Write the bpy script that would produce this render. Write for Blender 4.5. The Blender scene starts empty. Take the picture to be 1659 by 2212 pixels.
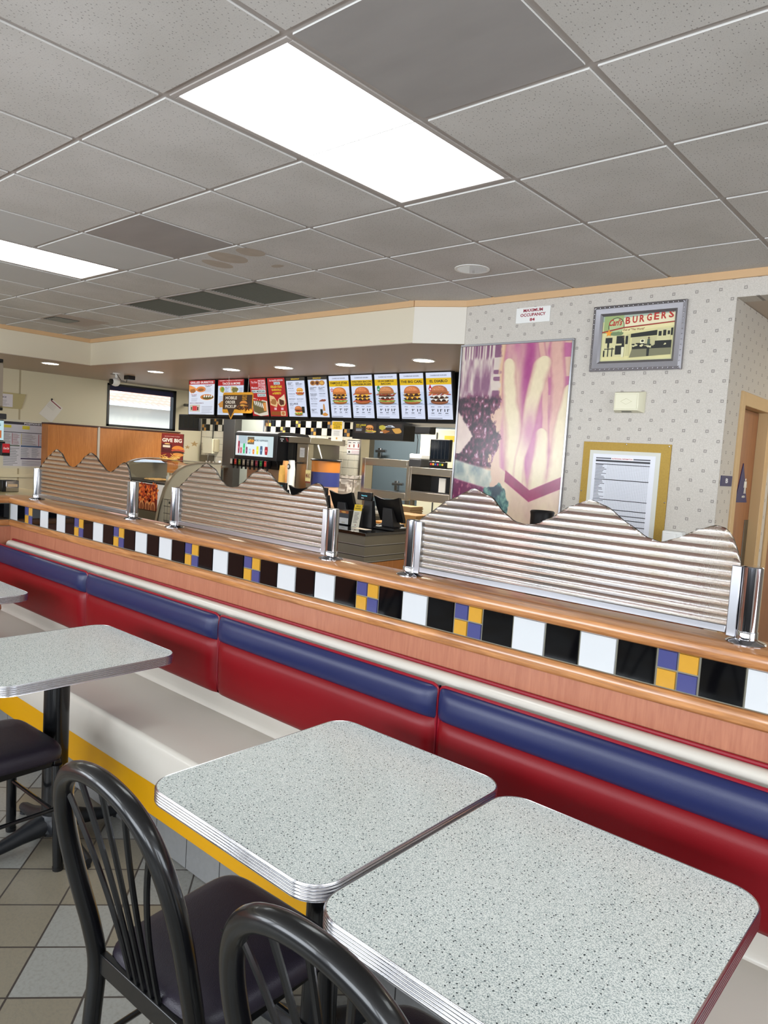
import bpy, bmesh, math, random
import numpy as np
from mathutils import Vector, Matrix
PI = math.pi
random.seed(7)
rng = np.random.default_rng(5)

# ------------------------------------------------------------------ camera
F_PX, YAW, PITCH, ROLL = 1550.54, math.radians(40.959), math.radians(4.5658), math.radians(3.6052)
CAM = Vector((0, 0, 1.6))
fw = Vector((-math.sin(YAW)*math.cos(PITCH), math.cos(YAW)*math.cos(PITCH), -math.sin(PITCH)))
r0 = Vector((math.cos(YAW), math.sin(YAW), 0)); u0 = r0.cross(fw)
rt = math.cos(ROLL)*r0 + math.sin(ROLL)*u0
up = -math.sin(ROLL)*r0 + math.cos(ROLL)*u0
cd = bpy.data.cameras.new('camera'); cam = bpy.data.objects.new('camera', cd)
bpy.context.scene.collection.objects.link(cam)
M = Matrix((rt, up, -fw)).transposed().to_4x4(); M.translation = CAM
cam.matrix_world = M
cd.sensor_fit = 'HORIZONTAL'; cd.sensor_width = 36; cd.lens = 36*F_PX/1659; cd.clip_start = .05
sc = bpy.context.scene; sc.camera = cam
sc.view_settings.view_transform = 'Standard'; sc.view_settings.look = 'None'
sc.view_settings.gamma = 1; sc.view_settings.use_curve_mapping = False
sc.view_settings.exposure = 0.58
COL = sc.collection

# measuring helpers: a sight line of the photograph met with a plane of the room
def ray(x, y): return rt*((x-829.5)/F_PX) - up*((y-1106)/F_PX) + fw
def oy(x, y, Y): v = ray(x, y); return CAM + v*((Y-CAM.y)/v.y)
def ox(x, y, X): v = ray(x, y); return CAM + v*((X-CAM.x)/v.x)
def oz(x, y, Z): v = ray(x, y); return CAM + v*((Z-CAM.z)/v.z)

# ------------------------------------------------------------------ world and big lights
w = bpy.data.worlds.new('world'); sc.world = w; w.use_nodes = True
bg = w.node_tree.nodes['Background']; bg.inputs[0].default_value = (.72, .84, 1, 1); bg.inputs[1].default_value = 1.6

def sun(rot, e):
    l = bpy.data.lights.new('sun', 'SUN'); l.energy = e; l.angle = .25
    o = bpy.data.objects.new('sun', l); COL.objects.link(o); o.rotation_euler = rot
sun((0, math.radians(42), math.radians(-8)), 2.0)

def area(name, loc, rot, sx, sy, e, color):
    l = bpy.data.lights.new(name, 'AREA'); l.shape = 'RECTANGLE'; l.size = sx; l.size_y = sy
    l.energy = e; l.color = color
    o = bpy.data.objects.new(name, l); COL.objects.link(o); o.location = loc; o.rotation_euler = rot
DAY = (.90, .95, 1.0)
WIN_X = [(-7.9, -5.2), (-4.7, -2.0), (-1.5, 1.2), (1.6, 3.6)]
for a_, b_ in WIN_X:
    area('window_daylight', ((a_+b_)/2, -3.08, 1.6), (PI/2, 0, 0), b_-a_-.1, 1.35, 80*(b_-a_)/2.7, DAY)
area('side_window_daylight', (3.85, .8, 1.6), (PI/2, 0, PI/2), 3.4, 1.35, 80, DAY)

# ------------------------------------------------------------------ materials
def lin(c):
    return tuple(((v/255)/12.92 if v/255 <= .04045 else ((v/255+.055)/1.055)**2.4) for v in c)
MATS = {}
def mat(name, c, rough=.5, metal=0, spec=.5, emis=0, noise=None, bump=None, coat=0, trans=0, ior=1.45, aniso=0):
    if name in MATS: return MATS[name]
    m = bpy.data.materials.new(name); m.use_nodes = True; MATS[name] = m
    nt = m.node_tree; b = nt.nodes['Principled BSDF']
    col = lin(c)+(1,)
    b.inputs['Base Color'].default_value = col; b.inputs['Roughness'].default_value = rough
    b.inputs['Metallic'].default_value = metal; b.inputs['Specular IOR Level'].default_value = spec
    b.inputs['Coat Weight'].default_value = coat; b.inputs['Coat Roughness'].default_value = .06
    b.inputs['Transmission Weight'].default_value = trans; b.inputs['IOR'].default_value = ior
    if emis:
        b.inputs['Base Color'].default_value = (0, 0, 0, 1)
        b.inputs['Emission Color'].default_value = col; b.inputs['Emission Strength'].default_value = emis
        b.inputs['Roughness'].default_value = .35
    if noise:      # (scale, amount[, stretch xyz])
        sc_, am = noise[:2]; st = noise[2] if len(noise) > 2 else (1, 1, 1)
        n = nt.nodes.new('ShaderNodeTexNoise'); n.inputs['Scale'].default_value = sc_; n.inputs['Detail'].default_value = 4
        g = nt.nodes.new('ShaderNodeNewGeometry'); mp = nt.nodes.new('ShaderNodeMapping')
        mp.inputs['Scale'].default_value = st
        nt.links.new(g.outputs['Position'], mp.inputs[0]); nt.links.new(mp.outputs[0], n.inputs['Vector'])
        mx = nt.nodes.new('ShaderNodeMix'); mx.data_type = 'RGBA'
        mx.inputs[6].default_value = tuple(v*(1-am) for v in col[:3])+(1,)
        mx.inputs[7].default_value = tuple(min(1, v*(1+am)) for v in col[:3])+(1,)
        nt.links.new(n.outputs[0], mx.inputs[0]); nt.links.new(mx.outputs[2], b.inputs['Base Color'])
    if bump:
        n = nt.nodes.new('ShaderNodeTexNoise'); n.inputs['Scale'].default_value = bump[0]; n.inputs['Detail'].default_value = 3
        g = nt.nodes.new('ShaderNodeNewGeometry'); nt.links.new(g.outputs['Position'], n.inputs['Vector'])
        bp = nt.nodes.new('ShaderNodeBump'); bp.inputs['Strength'].default_value = bump[1]; bp.inputs['Distance'].default_value = .002
        nt.links.new(n.outputs[0], bp.inputs['Height']); nt.links.new(bp.outputs[0], b.inputs['Normal'])
    return m

class NB:      # tiny node builder
    def __init__(s, name, rough=.5, spec=.5, coat=0):
        s.m = bpy.data.materials.new(name); s.m.use_nodes = True; s.nt = s.m.node_tree; s.b = s.nt.nodes['Principled BSDF']
        s.b.inputs['Roughness'].default_value = rough; s.b.inputs['Specular IOR Level'].default_value = spec
        s.b.inputs['Coat Weight'].default_value = coat; s.b.inputs['Coat Roughness'].default_value = .08
        s.pos = s.nt.nodes.new('ShaderNodeNewGeometry').outputs['Position']; MATS[name] = s.m
    def put(s, sock, v):
        if isinstance(v, bpy.types.NodeSocket): s.nt.links.new(v, sock)
        else: sock.default_value = v
    def math(s, op, a, b=None, c=None):
        n = s.nt.nodes.new('ShaderNodeMath'); n.operation = op; s.put(n.inputs[0], a)
        if b is not None: s.put(n.inputs[1], b)
        if c is not None: s.put(n.inputs[2], c)
        return n.outputs[0]
    def sep(s, v):
        n = s.nt.nodes.new('ShaderNodeSeparateXYZ'); s.put(n.inputs[0], v); return n.outputs
    def comb(s, x, y, z):
        n = s.nt.nodes.new('ShaderNodeCombineXYZ'); s.put(n.inputs[0], x); s.put(n.inputs[1], y); s.put(n.inputs[2], z); return n.outputs[0]
    def mapp(s, v, scale=(1, 1, 1), rot=(0, 0, 0), loc=(0, 0, 0)):
        n = s.nt.nodes.new('ShaderNodeMapping'); s.put(n.inputs[0], v)
        n.inputs['Scale'].default_value = scale; n.inputs['Rotation'].default_value = rot; n.inputs['Location'].default_value = loc
        return n.outputs[0]
    def noise(s, v, scale, detail=3, rough=.5, dist=0):
        n = s.nt.nodes.new('ShaderNodeTexNoise'); s.put(n.inputs['Vector'], v); n.inputs['Scale'].default_value = scale
        n.inputs['Detail'].default_value = detail; n.inputs['Roughness'].default_value = rough; n.inputs['Distortion'].default_value = dist
        return n.outputs[0]
    def vor(s, v, scale):
        n = s.nt.nodes.new('ShaderNodeTexVoronoi'); n.voronoi_dimensions = '2D'; s.put(n.inputs['Vector'], v); n.inputs['Scale'].default_value = scale; return n.outputs
    def white(s, v):
        n = s.nt.nodes.new('ShaderNodeTexWhiteNoise'); s.put(n.inputs['Vector'], v); return n.outputs[0]
    def mix(s, f, a, b):
        n = s.nt.nodes.new('ShaderNodeMix'); n.data_type = 'RGBA'; s.put(n.inputs[0], f)
        for k, v in ((6, a), (7, b)): s.put(n.inputs[k], v if isinstance(v, bpy.types.NodeSocket) else lin(v)+(1,))
        return n.outputs[2]
    def ramp(s, f, lo, hi):
        n = s.nt.nodes.new('ShaderNodeMapRange'); s.put(n.inputs[0], f); n.inputs[1].default_value = lo; n.inputs[2].default_value = hi; return n.outputs[0]
    def bump(s, h, st=.3, dist=.002):
        n = s.nt.nodes.new('ShaderNodeBump'); n.inputs['Strength'].default_value = st; n.inputs['Distance'].default_value = dist
        s.put(n.inputs['Height'], h); s.nt.links.new(n.outputs[0], s.b.inputs['Normal'])
    def base(s, c): s.put(s.b.inputs['Base Color'], c)

def floor_mat():
    n = NB('floor_tile', rough=.32, spec=.5)
    v = n.mapp(n.pos, loc=(0, 0, 0)); x, y, z = n.sep(v)
    a = math.radians(-43.5); T = .2105
    u = n.math('DIVIDE', n.math('ADD', n.math('MULTIPLY', n.math('ADD', x, 2.301), math.cos(a)), n.math('MULTIPLY', n.math('SUBTRACT', y, 1.091), math.sin(a))), T)
    v = n.math('DIVIDE', n.math('ADD', n.math('MULTIPLY', n.math('ADD', x, 2.301), -math.sin(a)), n.math('MULTIPLY', n.math('SUBTRACT', y, 1.091), math.cos(a))), T)
    g = None
    for q in (u, v):
        f = n.math('ABSOLUTE', n.math('SUBTRACT', n.math('FRACT', q), .5)); gq = n.math('GREATER_THAN', f, .4845)
        g = gq if g is None else n.math('MAXIMUM', g, gq)
    cell = n.comb(n.math('FLOOR', u), n.math('FLOOR', v), 0)
    w_ = n.white(cell)
    c = n.mix(n.math('GREATER_THAN', w_, .5), (122, 115, 100), (136, 136, 131))
    c2 = n.mix(n.ramp(n.noise(n.pos, 90, 3), .45, 1.2), c, (100, 97, 90))
    n.base(n.mix(g, c2, (62, 56, 52)))
    n.bump(n.math('SUBTRACT', n.math('MULTIPLY', n.noise(n.pos, 160, 2), .6), n.math('MULTIPLY', g, 2.0)), .2)
    return n.m
def wood(name, c1, c2, axis='z', rough=.35, scale=1., coat=.3):
    n = NB(name, rough=rough, coat=coat)
    st = {'z': (22, 22, 1.6), 'x': (1.6, 22, 22), 'y': (22, 1.6, 22)}[axis]
    v = n.mapp(n.pos, scale=tuple(k*scale for k in st))
    a = n.noise(v, 1.6, 5, .6, 1.2); b = n.noise(v, 7, 3, .6, .3)
    f = n.math('ADD', n.math('MULTIPLY', a, .7), n.math('MULTIPLY', b, .35))
    n.base(n.mix(n.ramp(f, .33, .72), c1, c2)); return n.m
def terrazzo():
    n = NB('speckled_laminate', rough=.22, spec=.5)
    a = n.noise(n.pos, 420, 2, .6); c = n.mix(n.ramp(a, .36, .56), (146, 158, 158), (222, 226, 222))
    v = n.vor(n.pos, 80); s = n.math('LESS_THAN', v['Distance'], .13); k = n.math('GREATER_THAN', n.sep(v['Color'])[0], .62)
    c = n.mix(n.math('MULTIPLY', s, k), c, (52, 60, 62))
    v = n.vor(n.pos, 230); s = n.math('LESS_THAN', v['Distance'], .22); k = n.math('GREATER_THAN', n.sep(v['Color'])[0], .66)
    c = n.mix(n.math('MULTIPLY', n.math('MULTIPLY', s, k), .55), c, (90, 104, 106))
    n.base(c); return n.m
def wallpaper(name, ax):
    n = NB(name, rough=.75, spec=.25)
    x, y, z = n.sep(n.pos)
    h = n.math('ADD', x, 1.274) if ax == 'x' else n.math('SUBTRACT', y, 4.3205)
    U = n.math('DIVIDE', h, .1305); V = n.math('DIVIDE', n.math('SUBTRACT', z, 2.471), .1133)
    tot = None
    for o in (0, .5):
        du = n.math('ABSOLUTE', n.math('MULTIPLY', n.math('SUBTRACT', n.math('FRACT', n.math('ADD', U, .5+o)), .5), .1305))
        dv = n.math('ABSOLUTE', n.math('MULTIPLY', n.math('SUBTRACT', n.math('FRACT', n.math('ADD', V, .5+o)), .5), .1133))
        d = n.math('MAXIMUM', du, dv); d2 = n.math('ADD', du, dv)
        q = n.math('MULTIPLY', n.math('LESS_THAN', d, .0088), n.math('GREATER_THAN', d2, .0055))
        tot = q if tot is None else n.math('MAXIMUM', tot, q)
    sp = n.ramp(n.noise(n.pos, 260, 3), .3, .7)
    c = n.mix(sp, (182, 176, 167), (206, 200, 191))
    c = n.mix(n.math('MULTIPLY', tot, .75), c, (122, 116, 112))
    n.base(c); n.bump(n.noise(n.pos, 300, 2), .15, .001); return n.m
def ceil_fissured():
    n = NB('fissured_tile', rough=.9, spec=.1)
    v = n.mapp(n.pos, scale=(1.6, 1, 1)); vo = n.vor(v, 48)
    s = n.math('MULTIPLY', n.math('LESS_THAN', vo['Distance'], .12), n.math('GREATER_THAN', n.sep(vo['Color'])[0], .45))
    vo2 = n.vor(v, 130); s2 = n.math('MULTIPLY', n.math('LESS_THAN', vo2['Distance'], .15), n.math('GREATER_THAN', n.sep(vo2['Color'])[1], .6))
    c = n.mix(n.ramp(n.noise(n.pos, 2.2, 2), .35, .65), (192, 189, 184), (203, 200, 196))
    c = n.mix(n.math('MULTIPLY', s2, .45), c, (126, 123, 120))
    c = n.mix(n.math('MULTIPLY', s, .7), c, (112, 109, 106))
    n.base(c); return n.m

m_floor = floor_mat()
m_fiss = ceil_fissured()
m_smoothtile = mat('smooth_ceiling_tile', (190, 189, 186), .85, noise=(3, .05))
m_darktile = mat('grimy_ceiling_tile', (152, 149, 147), .5, noise=(3, .14, (1, 3, 1)))
m_stain = mat('water_stain', (176, 164, 150), .9, noise=(14, .12))
m_tedge = mat('raw_tile_edge', (206, 204, 200), .9)
m_tbar = mat('painted_grid', (172, 165, 160), .55)
m_paper_x = wallpaper('wallpaper_back', 'x'); m_paper_y = wallpaper('wallpaper_side', 'y')
m_cream = mat('cream_paint', (208, 198, 176), .6, noise=(1.5, .03))
m_white_paint = mat('white_paint', (214, 208, 196), .6, noise=(1.5, .02))
m_kwall = mat('kitchen_panel_paint', (206, 198, 170), .45, noise=(1.2, .03))
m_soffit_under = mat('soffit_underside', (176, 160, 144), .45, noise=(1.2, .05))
m_crown = mat('tan_trim', (200, 164, 122), .45, noise=(6, .05, (1, 1, 6)))
m_oak = wood('oak_cap', (120, 70, 32), (196, 136, 80), 'x', .28, 1., .5)
m_oak_y = wood('oak_cap_side', (120, 70, 32), (196, 136, 80), 'y', .28, 1., .5)
m_peach = wood('peach_laminate', (150, 90, 66), (172, 112, 84), 'z', .4, 1.5, .1)
m_orange = wood('orange_laminate', (172, 102, 40), (202, 132, 64), 'z', .4, 1., .2)
m_doorw = wood('door_veneer', (122, 72, 36), (160, 102, 58), 'z', .4, 1., .2)
m_frametan = mat('tan_door_frame', (196, 164, 118), .4, noise=(3, .05))
m_table = terrazzo()
m_alu = mat('ribbed_aluminium', (190, 190, 194), .22, 1)
m_chrome = mat('chrome', (178, 178, 182), .07, 1)
m_alu_b = mat('brushed_aluminium', (168, 168, 172), .28, 1)
m_blackmetal = mat('black_enamel', (6, 7, 9), .26, 0, .4, coat=.25)
m_castiron = mat('black_cast_base', (22, 24, 28), .42, 0, .5, bump=(260, .3))
m_vinyl = mat('plum_vinyl', (32, 27, 37), .42, 0, .4, bump=(420, .35), noise=(20, .12))
m_red = mat('red_vinyl', (116, 2, 14), .38, 0, .3, bump=(300, .08), noise=(5, .08))
m_blue = mat('navy_vinyl', (28, 34, 74), .34, 0, .4, bump=(300, .08), noise=(5, .06))
m_pip = mat('red_piping', (128, 6, 28), .3)
m_bench = mat('white_moulded_plastic', (196, 190, 180), .22, 0, .5, noise=(3, .04))
m_yellow = mat('yellow_panel', (196, 142, 4), .35, noise=(4, .04))
m_kick = mat('grey_kick_tile', (116, 116, 115), .5, noise=(50, .12))
m_grout = mat('grout', (122, 118, 104), .8)
m_dgrout = mat('dark_grout', (70, 66, 62), .8)
m_tblack = mat('black_glazed_tile', (5, 5, 7), .06, 0, .35)
m_twhite = mat('white_glazed_tile', (192, 194, 196), .12, 0, .5, noise=(9, .02))
m_tyellow = mat('yellow_glazed_tile', (186, 138, 48), .16, noise=(60, .06))
m_tblue = mat('violet_blue_tile', (66, 68, 116), .16, noise=(60, .05))
m_steel = mat('stainless_steel', (176, 168, 156), .3, 1, noise=(6, .06, (1, 1, 8)))
m_steel_d = mat('dark_stainless', (120, 116, 108), .35, 1)
m_black = mat('black_plastic', (14, 14, 16), .38)
m_dark = mat('dark_grey_plastic', (46, 46, 48), .45)
m_glossblack = mat('black_counter_top', (12, 12, 14), .08, 0, .6, coat=.5)
m_band = mat('champagne_laminate', (126, 121, 108), .38, .35)
m_white = mat('white_plastic', (226, 226, 222), .4)
m_ivory = mat('ivory_plastic', (220, 216, 190), .4)
m_paperw = mat('white_paper', (232, 230, 226), .7)
m_colgrey = mat('grey_column_paint', (50, 48, 45), .5, noise=(2, .06))
m_panelgrey = mat('grey_green_panel', (134, 138, 130), .45)
m_bluewall = mat('kitchen_blue_wall', (78, 90, 97), .5, noise=(2, .05))
m_silver = mat('silver_frame', (150, 148, 152), .3, .8)
m_gold = mat('gold_board', (156, 126, 48), .5, .3, noise=(140, .2))
m_signblue = mat('navy_sign', (28, 34, 92), .4)
m_vent = mat('vent_black', (36, 36, 32), .6)
m_ventb = mat('vent_blade', (134, 131, 118), .5)
def rib_glass():
    m = bpy.data.materials.new('ribbed_acrylic'); m.use_nodes = True; nt = m.node_tree; nt.nodes.remove(nt.nodes['Principled BSDF'])
    a = nt.nodes.new('ShaderNodeBsdfRefraction'); a.inputs['Color'].default_value = (.97, .94, .91, 1); a.inputs['Roughness'].default_value = .10; a.inputs['IOR'].default_value = 1.49
    b = nt.nodes.new('ShaderNodeBsdfGlossy'); b.inputs['Color'].default_value = (.9, .9, .9, 1); b.inputs['Roughness'].default_value = .16
    x = nt.nodes.new('ShaderNodeMixShader'); x.inputs[0].default_value = .14
    n = nt.nodes.new('ShaderNodeTexNoise'); n.inputs['Scale'].default_value = 420
    g = nt.nodes.new('ShaderNodeNewGeometry'); nt.links.new(g.outputs['Position'], n.inputs['Vector'])
    bp = nt.nodes.new('ShaderNodeBump'); bp.inputs['Strength'].default_value = .2; bp.inputs['Distance'].default_value = .001
    nt.links.new(n.outputs[0], bp.inputs['Height'])
    for q in (a, b): nt.links.new(bp.outputs[0], q.inputs['Normal'])
    nt.links.new(a.outputs[0], x.inputs[1]); nt.links.new(b.outputs[0], x.inputs[2]); nt.links.new(x.outputs[0], nt.nodes['Material Output'].inputs[0])
    return m
m_rib = rib_glass()
def thin_glass(name, c, k):
    m = bpy.data.materials.new(name); m.use_nodes = True; nt = m.node_tree; nt.nodes.remove(nt.nodes['Principled BSDF'])
    a = nt.nodes.new('ShaderNodeBsdfTransparent'); a.inputs[0].default_value = c+(1,); b = nt.nodes.new('ShaderNodeBsdfGlossy'); b.inputs['Roughness'].default_value = .04
    x = nt.nodes.new('ShaderNodeMixShader'); f = nt.nodes.new('ShaderNodeLayerWeight'); f.inputs[0].default_value = k
    nt.links.new(f.outputs['Facing'], x.inputs[0]); nt.links.new(a.outputs[0], x.inputs[1]); nt.links.new(b.outputs[0], x.inputs[2]); nt.links.new(x.outputs[0], nt.nodes['Material Output'].inputs[0]); return m
m_glass = thin_glass('clear_glass', (.96, .97, .96), .08)
m_curved = thin_glass('curved_glass', (.90, .90, .86), .2)

# ------------------------------------------------------------------ mesh builder
class MB:
    def __init__(s): s.bm = bmesh.new(); s.mats = []
    def mi(s, m):
        if m not in s.mats: s.mats.append(m)
        return s.mats.index(m)
    def face(s, vs, m):
        try: f = s.bm.faces.new(vs)
        except ValueError: return None
        f.material_index = s.mi(m); return f
    def poly(s, pts, m): return s.face([s.bm.verts.new(p) for p in pts], m)
    def hexa(s, p, m, skip=()):
        v = [s.bm.verts.new(q) for q in p]
        for k, f in enumerate(((0, 3, 2, 1), (4, 5, 6, 7), (0, 1, 5, 4), (1, 2, 6, 5), (2, 3, 7, 6), (3, 0, 4, 7))):
            if k not in skip: s.face([v[i] for i in f], m)
    def box(s, x0, x1, y0, y1, z0, z1, m):
        s.hexa([(x0, y0, z0), (x1, y0, z0), (x1, y1, z0), (x0, y1, z0), (x0, y0, z1), (x1, y0, z1), (x1, y1, z1), (x0, y1, z1)], m)
        return s
    def prism(s, pts, ax, a, b, m):
        def P(p, t): return {'x': (t, p[0], p[1]), 'y': (p[0], t, p[1]), 'z': (p[0], p[1], t)}[ax]
        A = [s.bm.verts.new(P(p, a)) for p in pts]; B = [s.bm.verts.new(P(p, b)) for p in pts]; n = len(pts)
        s.face(A, m); s.face(B[::-1], m)
        for i in range(n): s.face([A[i], B[i], B[(i+1) % n], A[(i+1) % n]], m)
        return s
    def tube(s, path, r, m, seg=10, closed=False, flat=1.0):
        path = [Vector(p) for p in path]; n = len(path); rings = []
        nrm = None
        for i, p in enumerate(path):
            a = path[(i-1) % n] if (closed or i > 0) else p; b = path[(i+1) % n] if (closed or i < n-1) else p
            t = (b-a).normalized()
            if nrm is None:
                nrm = t.orthogonal().normalized() if abs(t.z) > .9 else t.cross(Vector((0, 0, 1))).normalized()
            nrm = (nrm - t*nrm.dot(t)).normalized(); bi = t.cross(nrm)
            rr = r[i] if hasattr(r, '__len__') else r
            rings.append([s.bm.verts.new(p + (nrm*math.cos(2*PI*k/seg) + bi*math.sin(2*PI*k/seg)*flat)*rr) for k in range(seg)])
        for i in range(n if closed else n-1):
            A, B = rings[i], rings[(i+1) % n]
            for k in range(seg): s.face([A[k], A[(k+1) % seg], B[(k+1) % seg], B[k]], m)
        if not closed: s.face(rings[0][::-1], m); s.face(rings[-1], m)
        return s
    def lathe(s, prof, c, m, seg=24, ax='z'):
        rings = []
        for r, h in prof:
            ring = []
            for k in range(seg):
                a = 2*PI*k/seg; q = (r*math.cos(a), r*math.sin(a), h)
                if ax == 'y': q = (q[0], q[2], q[1])
                if ax == 'x': q = (q[2], q[0], q[1])
                ring.append(s.bm.verts.new((c[0]+q[0], c[1]+q[1], c[2]+q[2])))
            rings.append(ring)
        for A, B in zip(rings, rings[1:]):
            for k in range(seg): s.face([A[k], A[(k+1) % seg], B[(k+1) % seg], B[k]], m)
        s.face(rings[0][::-1], m); s.face(rings[-1], m); return s
    def grid(s, rows, m, close=False):
        V = [[s.bm.verts.new(p) for p in r] for r in rows]
        for A, B in zip(V, V[1:]):
            k = len(A)
            for i in range(k if close else k-1): s.face([A[i], A[(i+1) % k], B[(i+1) % k], B[i]], m)
        return V
    def build(s, name, parent=None, bevel=0, smooth=True, sharp=35, merge=0, segs=2, label=None, recalc=True, kind=None):
        if merge: bmesh.ops.remove_doubles(s.bm, verts=s.bm.verts, dist=merge)
        if recalc: bmesh.ops.recalc_face_normals(s.bm, faces=s.bm.faces)
        off = wloc(parent) if parent else Vector()
        if off.length: bmesh.ops.translate(s.bm, verts=s.bm.verts, vec=-off)
        me = bpy.data.meshes.new(name); s.bm.to_mesh(me); s.bm.free()
        for m in s.mats: me.materials.append(m)
        if smooth:
            me.polygons.foreach_set('use_smooth', [True]*len(me.polygons)); me.set_sharp_from_angle(angle=math.radians(sharp))
        o = bpy.data.objects.new(name, me); COL.objects.link(o)
        if parent: o.parent = parent
        if bevel:
            b = o.modifiers.new('bevel', 'BEVEL'); b.width = bevel; b.segments = segs; b.limit_method = 'ANGLE'; b.angle_limit = math.radians(40)
        if label: o['label'] = label
        if kind: o['kind'] = kind
        return o
def wloc(o):
    v = Vector()
    while o: v += o.location; o = o.parent
    return v
def tag(o, label, cat, group=None):
    o['label'] = label; o['category'] = cat
    if group: o['group'] = group
    return o
def thing(name, label, cat, loc, group=None):
    o = bpy.data.objects.new(name, None); COL.objects.link(o); o.location = loc; o.empty_display_size = .1
    return tag(o, label, cat, group)
def dup(o, loc, label, group=None, parent=None):
    c = o.copy(); COL.objects.link(c); c.location = loc
    if label: c['label'] = label
    if group: c['group'] = group
    for ch in o.children:
        d = ch.copy(); COL.objects.link(d); d.parent = c
        for g in ch.children:
            e = g.copy(); COL.objects.link(e); e.parent = d
    return c
def struct(o, label=None):
    o['kind'] = 'structure'
    if label: o['label'] = label
    return o
def bx(name, x0, x1, y0, y1, z0, z1, m, parent=None, bevel=0, label=None):
    return MB().box(x0, x1, y0, y1, z0, z1, m).build(name, parent, bevel, label=label)

# ------------------------------------------------------------------ printed graphics on flat panels
TXT = {}
def text_faces(s):
    if s in TXT: return TXT[s]
    cu = bpy.data.curves.new('t', 'FONT'); cu.body = s; cu.offset = .03; cu.resolution_u = 2; cu.align_x = 'LEFT'
    o = bpy.data.objects.new('t', cu); COL.objects.link(o)
    dg = bpy.context.evaluated_depsgraph_get(); me = bpy.data.meshes.new_from_object(o.evaluated_get(dg))
    v = [(p.co.x, p.co.y) for p in me.vertices]; f = [list(p.vertices) for p in me.polygons]
    bpy.data.objects.remove(o); bpy.data.curves.remove(cu); bpy.data.meshes.remove(me)
    xs = [p[0] for p in v]; ys = [p[1] for p in v]
    x0, x1, y0, y1 = min(xs), max(xs), min(ys), max(ys)
    TXT[s] = ([((a-x0)/(x1-x0), (b-y0)/(y1-y0)) for a, b in v], f); return TXT[s]
def star_pts(cu, cv, r, n=5, k=.42, rot=PI/2, sx=1):
    return [(cu+sx*(r if i % 2 == 0 else r*k)*math.cos(rot+PI*i/n), cv+(r if i % 2 == 0 else r*k)*math.sin(rot+PI*i/n)) for i in range(2*n)]
class G:
    """flat print: shapes in metres from the panel's lower left corner, stacked in thin layers"""
    def __init__(s, O, U, V, lit=0):
        s.mb = MB(); s.O = Vector(O); s.U = Vector(U).normalized(); s.V = Vector(V).normalized(); s.N = s.U.cross(s.V); s.k = 0; s.lit = lit
    def m(s, c):
        if not isinstance(c, tuple): return c
        if s.lit: return mat('lit_%d_%d_%d_%g' % (c+(s.lit,)), c, emis=s.lit)
        return mat('ink_%d_%d_%d' % c, c, .55)
    def P(s, u, v): return s.O + s.U*u + s.V*v + s.N*(s.k*.00012)
    def poly(s, pts, c, new=True):
        if new: s.k += 1
        s.mb.poly([s.P(*p) for p in pts], s.m(c)); return s
    def rect(s, u0, v0, u1, v1, c, new=True): return s.poly([(u0, v0), (u1, v0), (u1, v1), (u0, v1)], c, new)
    def ell(s, cu, cv, ru, rv, c, n=20, a0=0, a1=2*PI, rot=0, jag=0, new=True):
        pts = []
        for i in range(n):
            a = a0+(a1-a0)*i/(n if a1-a0 > 6.2 else n-1); q = 1+jag*random.uniform(-1, 1)
            x, y = ru*q*math.cos(a), rv*q*math.sin(a); pts.append((cu+x*math.cos(rot)-y*math.sin(rot), cv+x*math.sin(rot)+y*math.cos(rot)))
        return s.poly(pts, c, new)
    def text(s, t, u0, v0, wd, ht, c, shear=0):
        V, Fc = text_faces(t); s.k += 1; mt = s.m(c)
        bv = [s.mb.bm.verts.new(s.P(u0+a*wd+shear*b*ht, v0+b*ht)) for a, b in V]
        for f in Fc: s.mb.face([bv[i] for i in f], mt)
        return s
    def lines(s, u0, u1, v0, v1, n, c, th=.4, rag=.3):
        s.k += 1; h = (v1-v0)/n
        for i in range(n):
            e = u1-(u1-u0)*rag*random.random(); s.rect(u0, v0+h*i, e, v0+h*i+h*th, c, False)
        return s
    def build(s, name, parent, **k): return s.mb.build(name, parent, smooth=False, recalc=False, **k)

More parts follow.
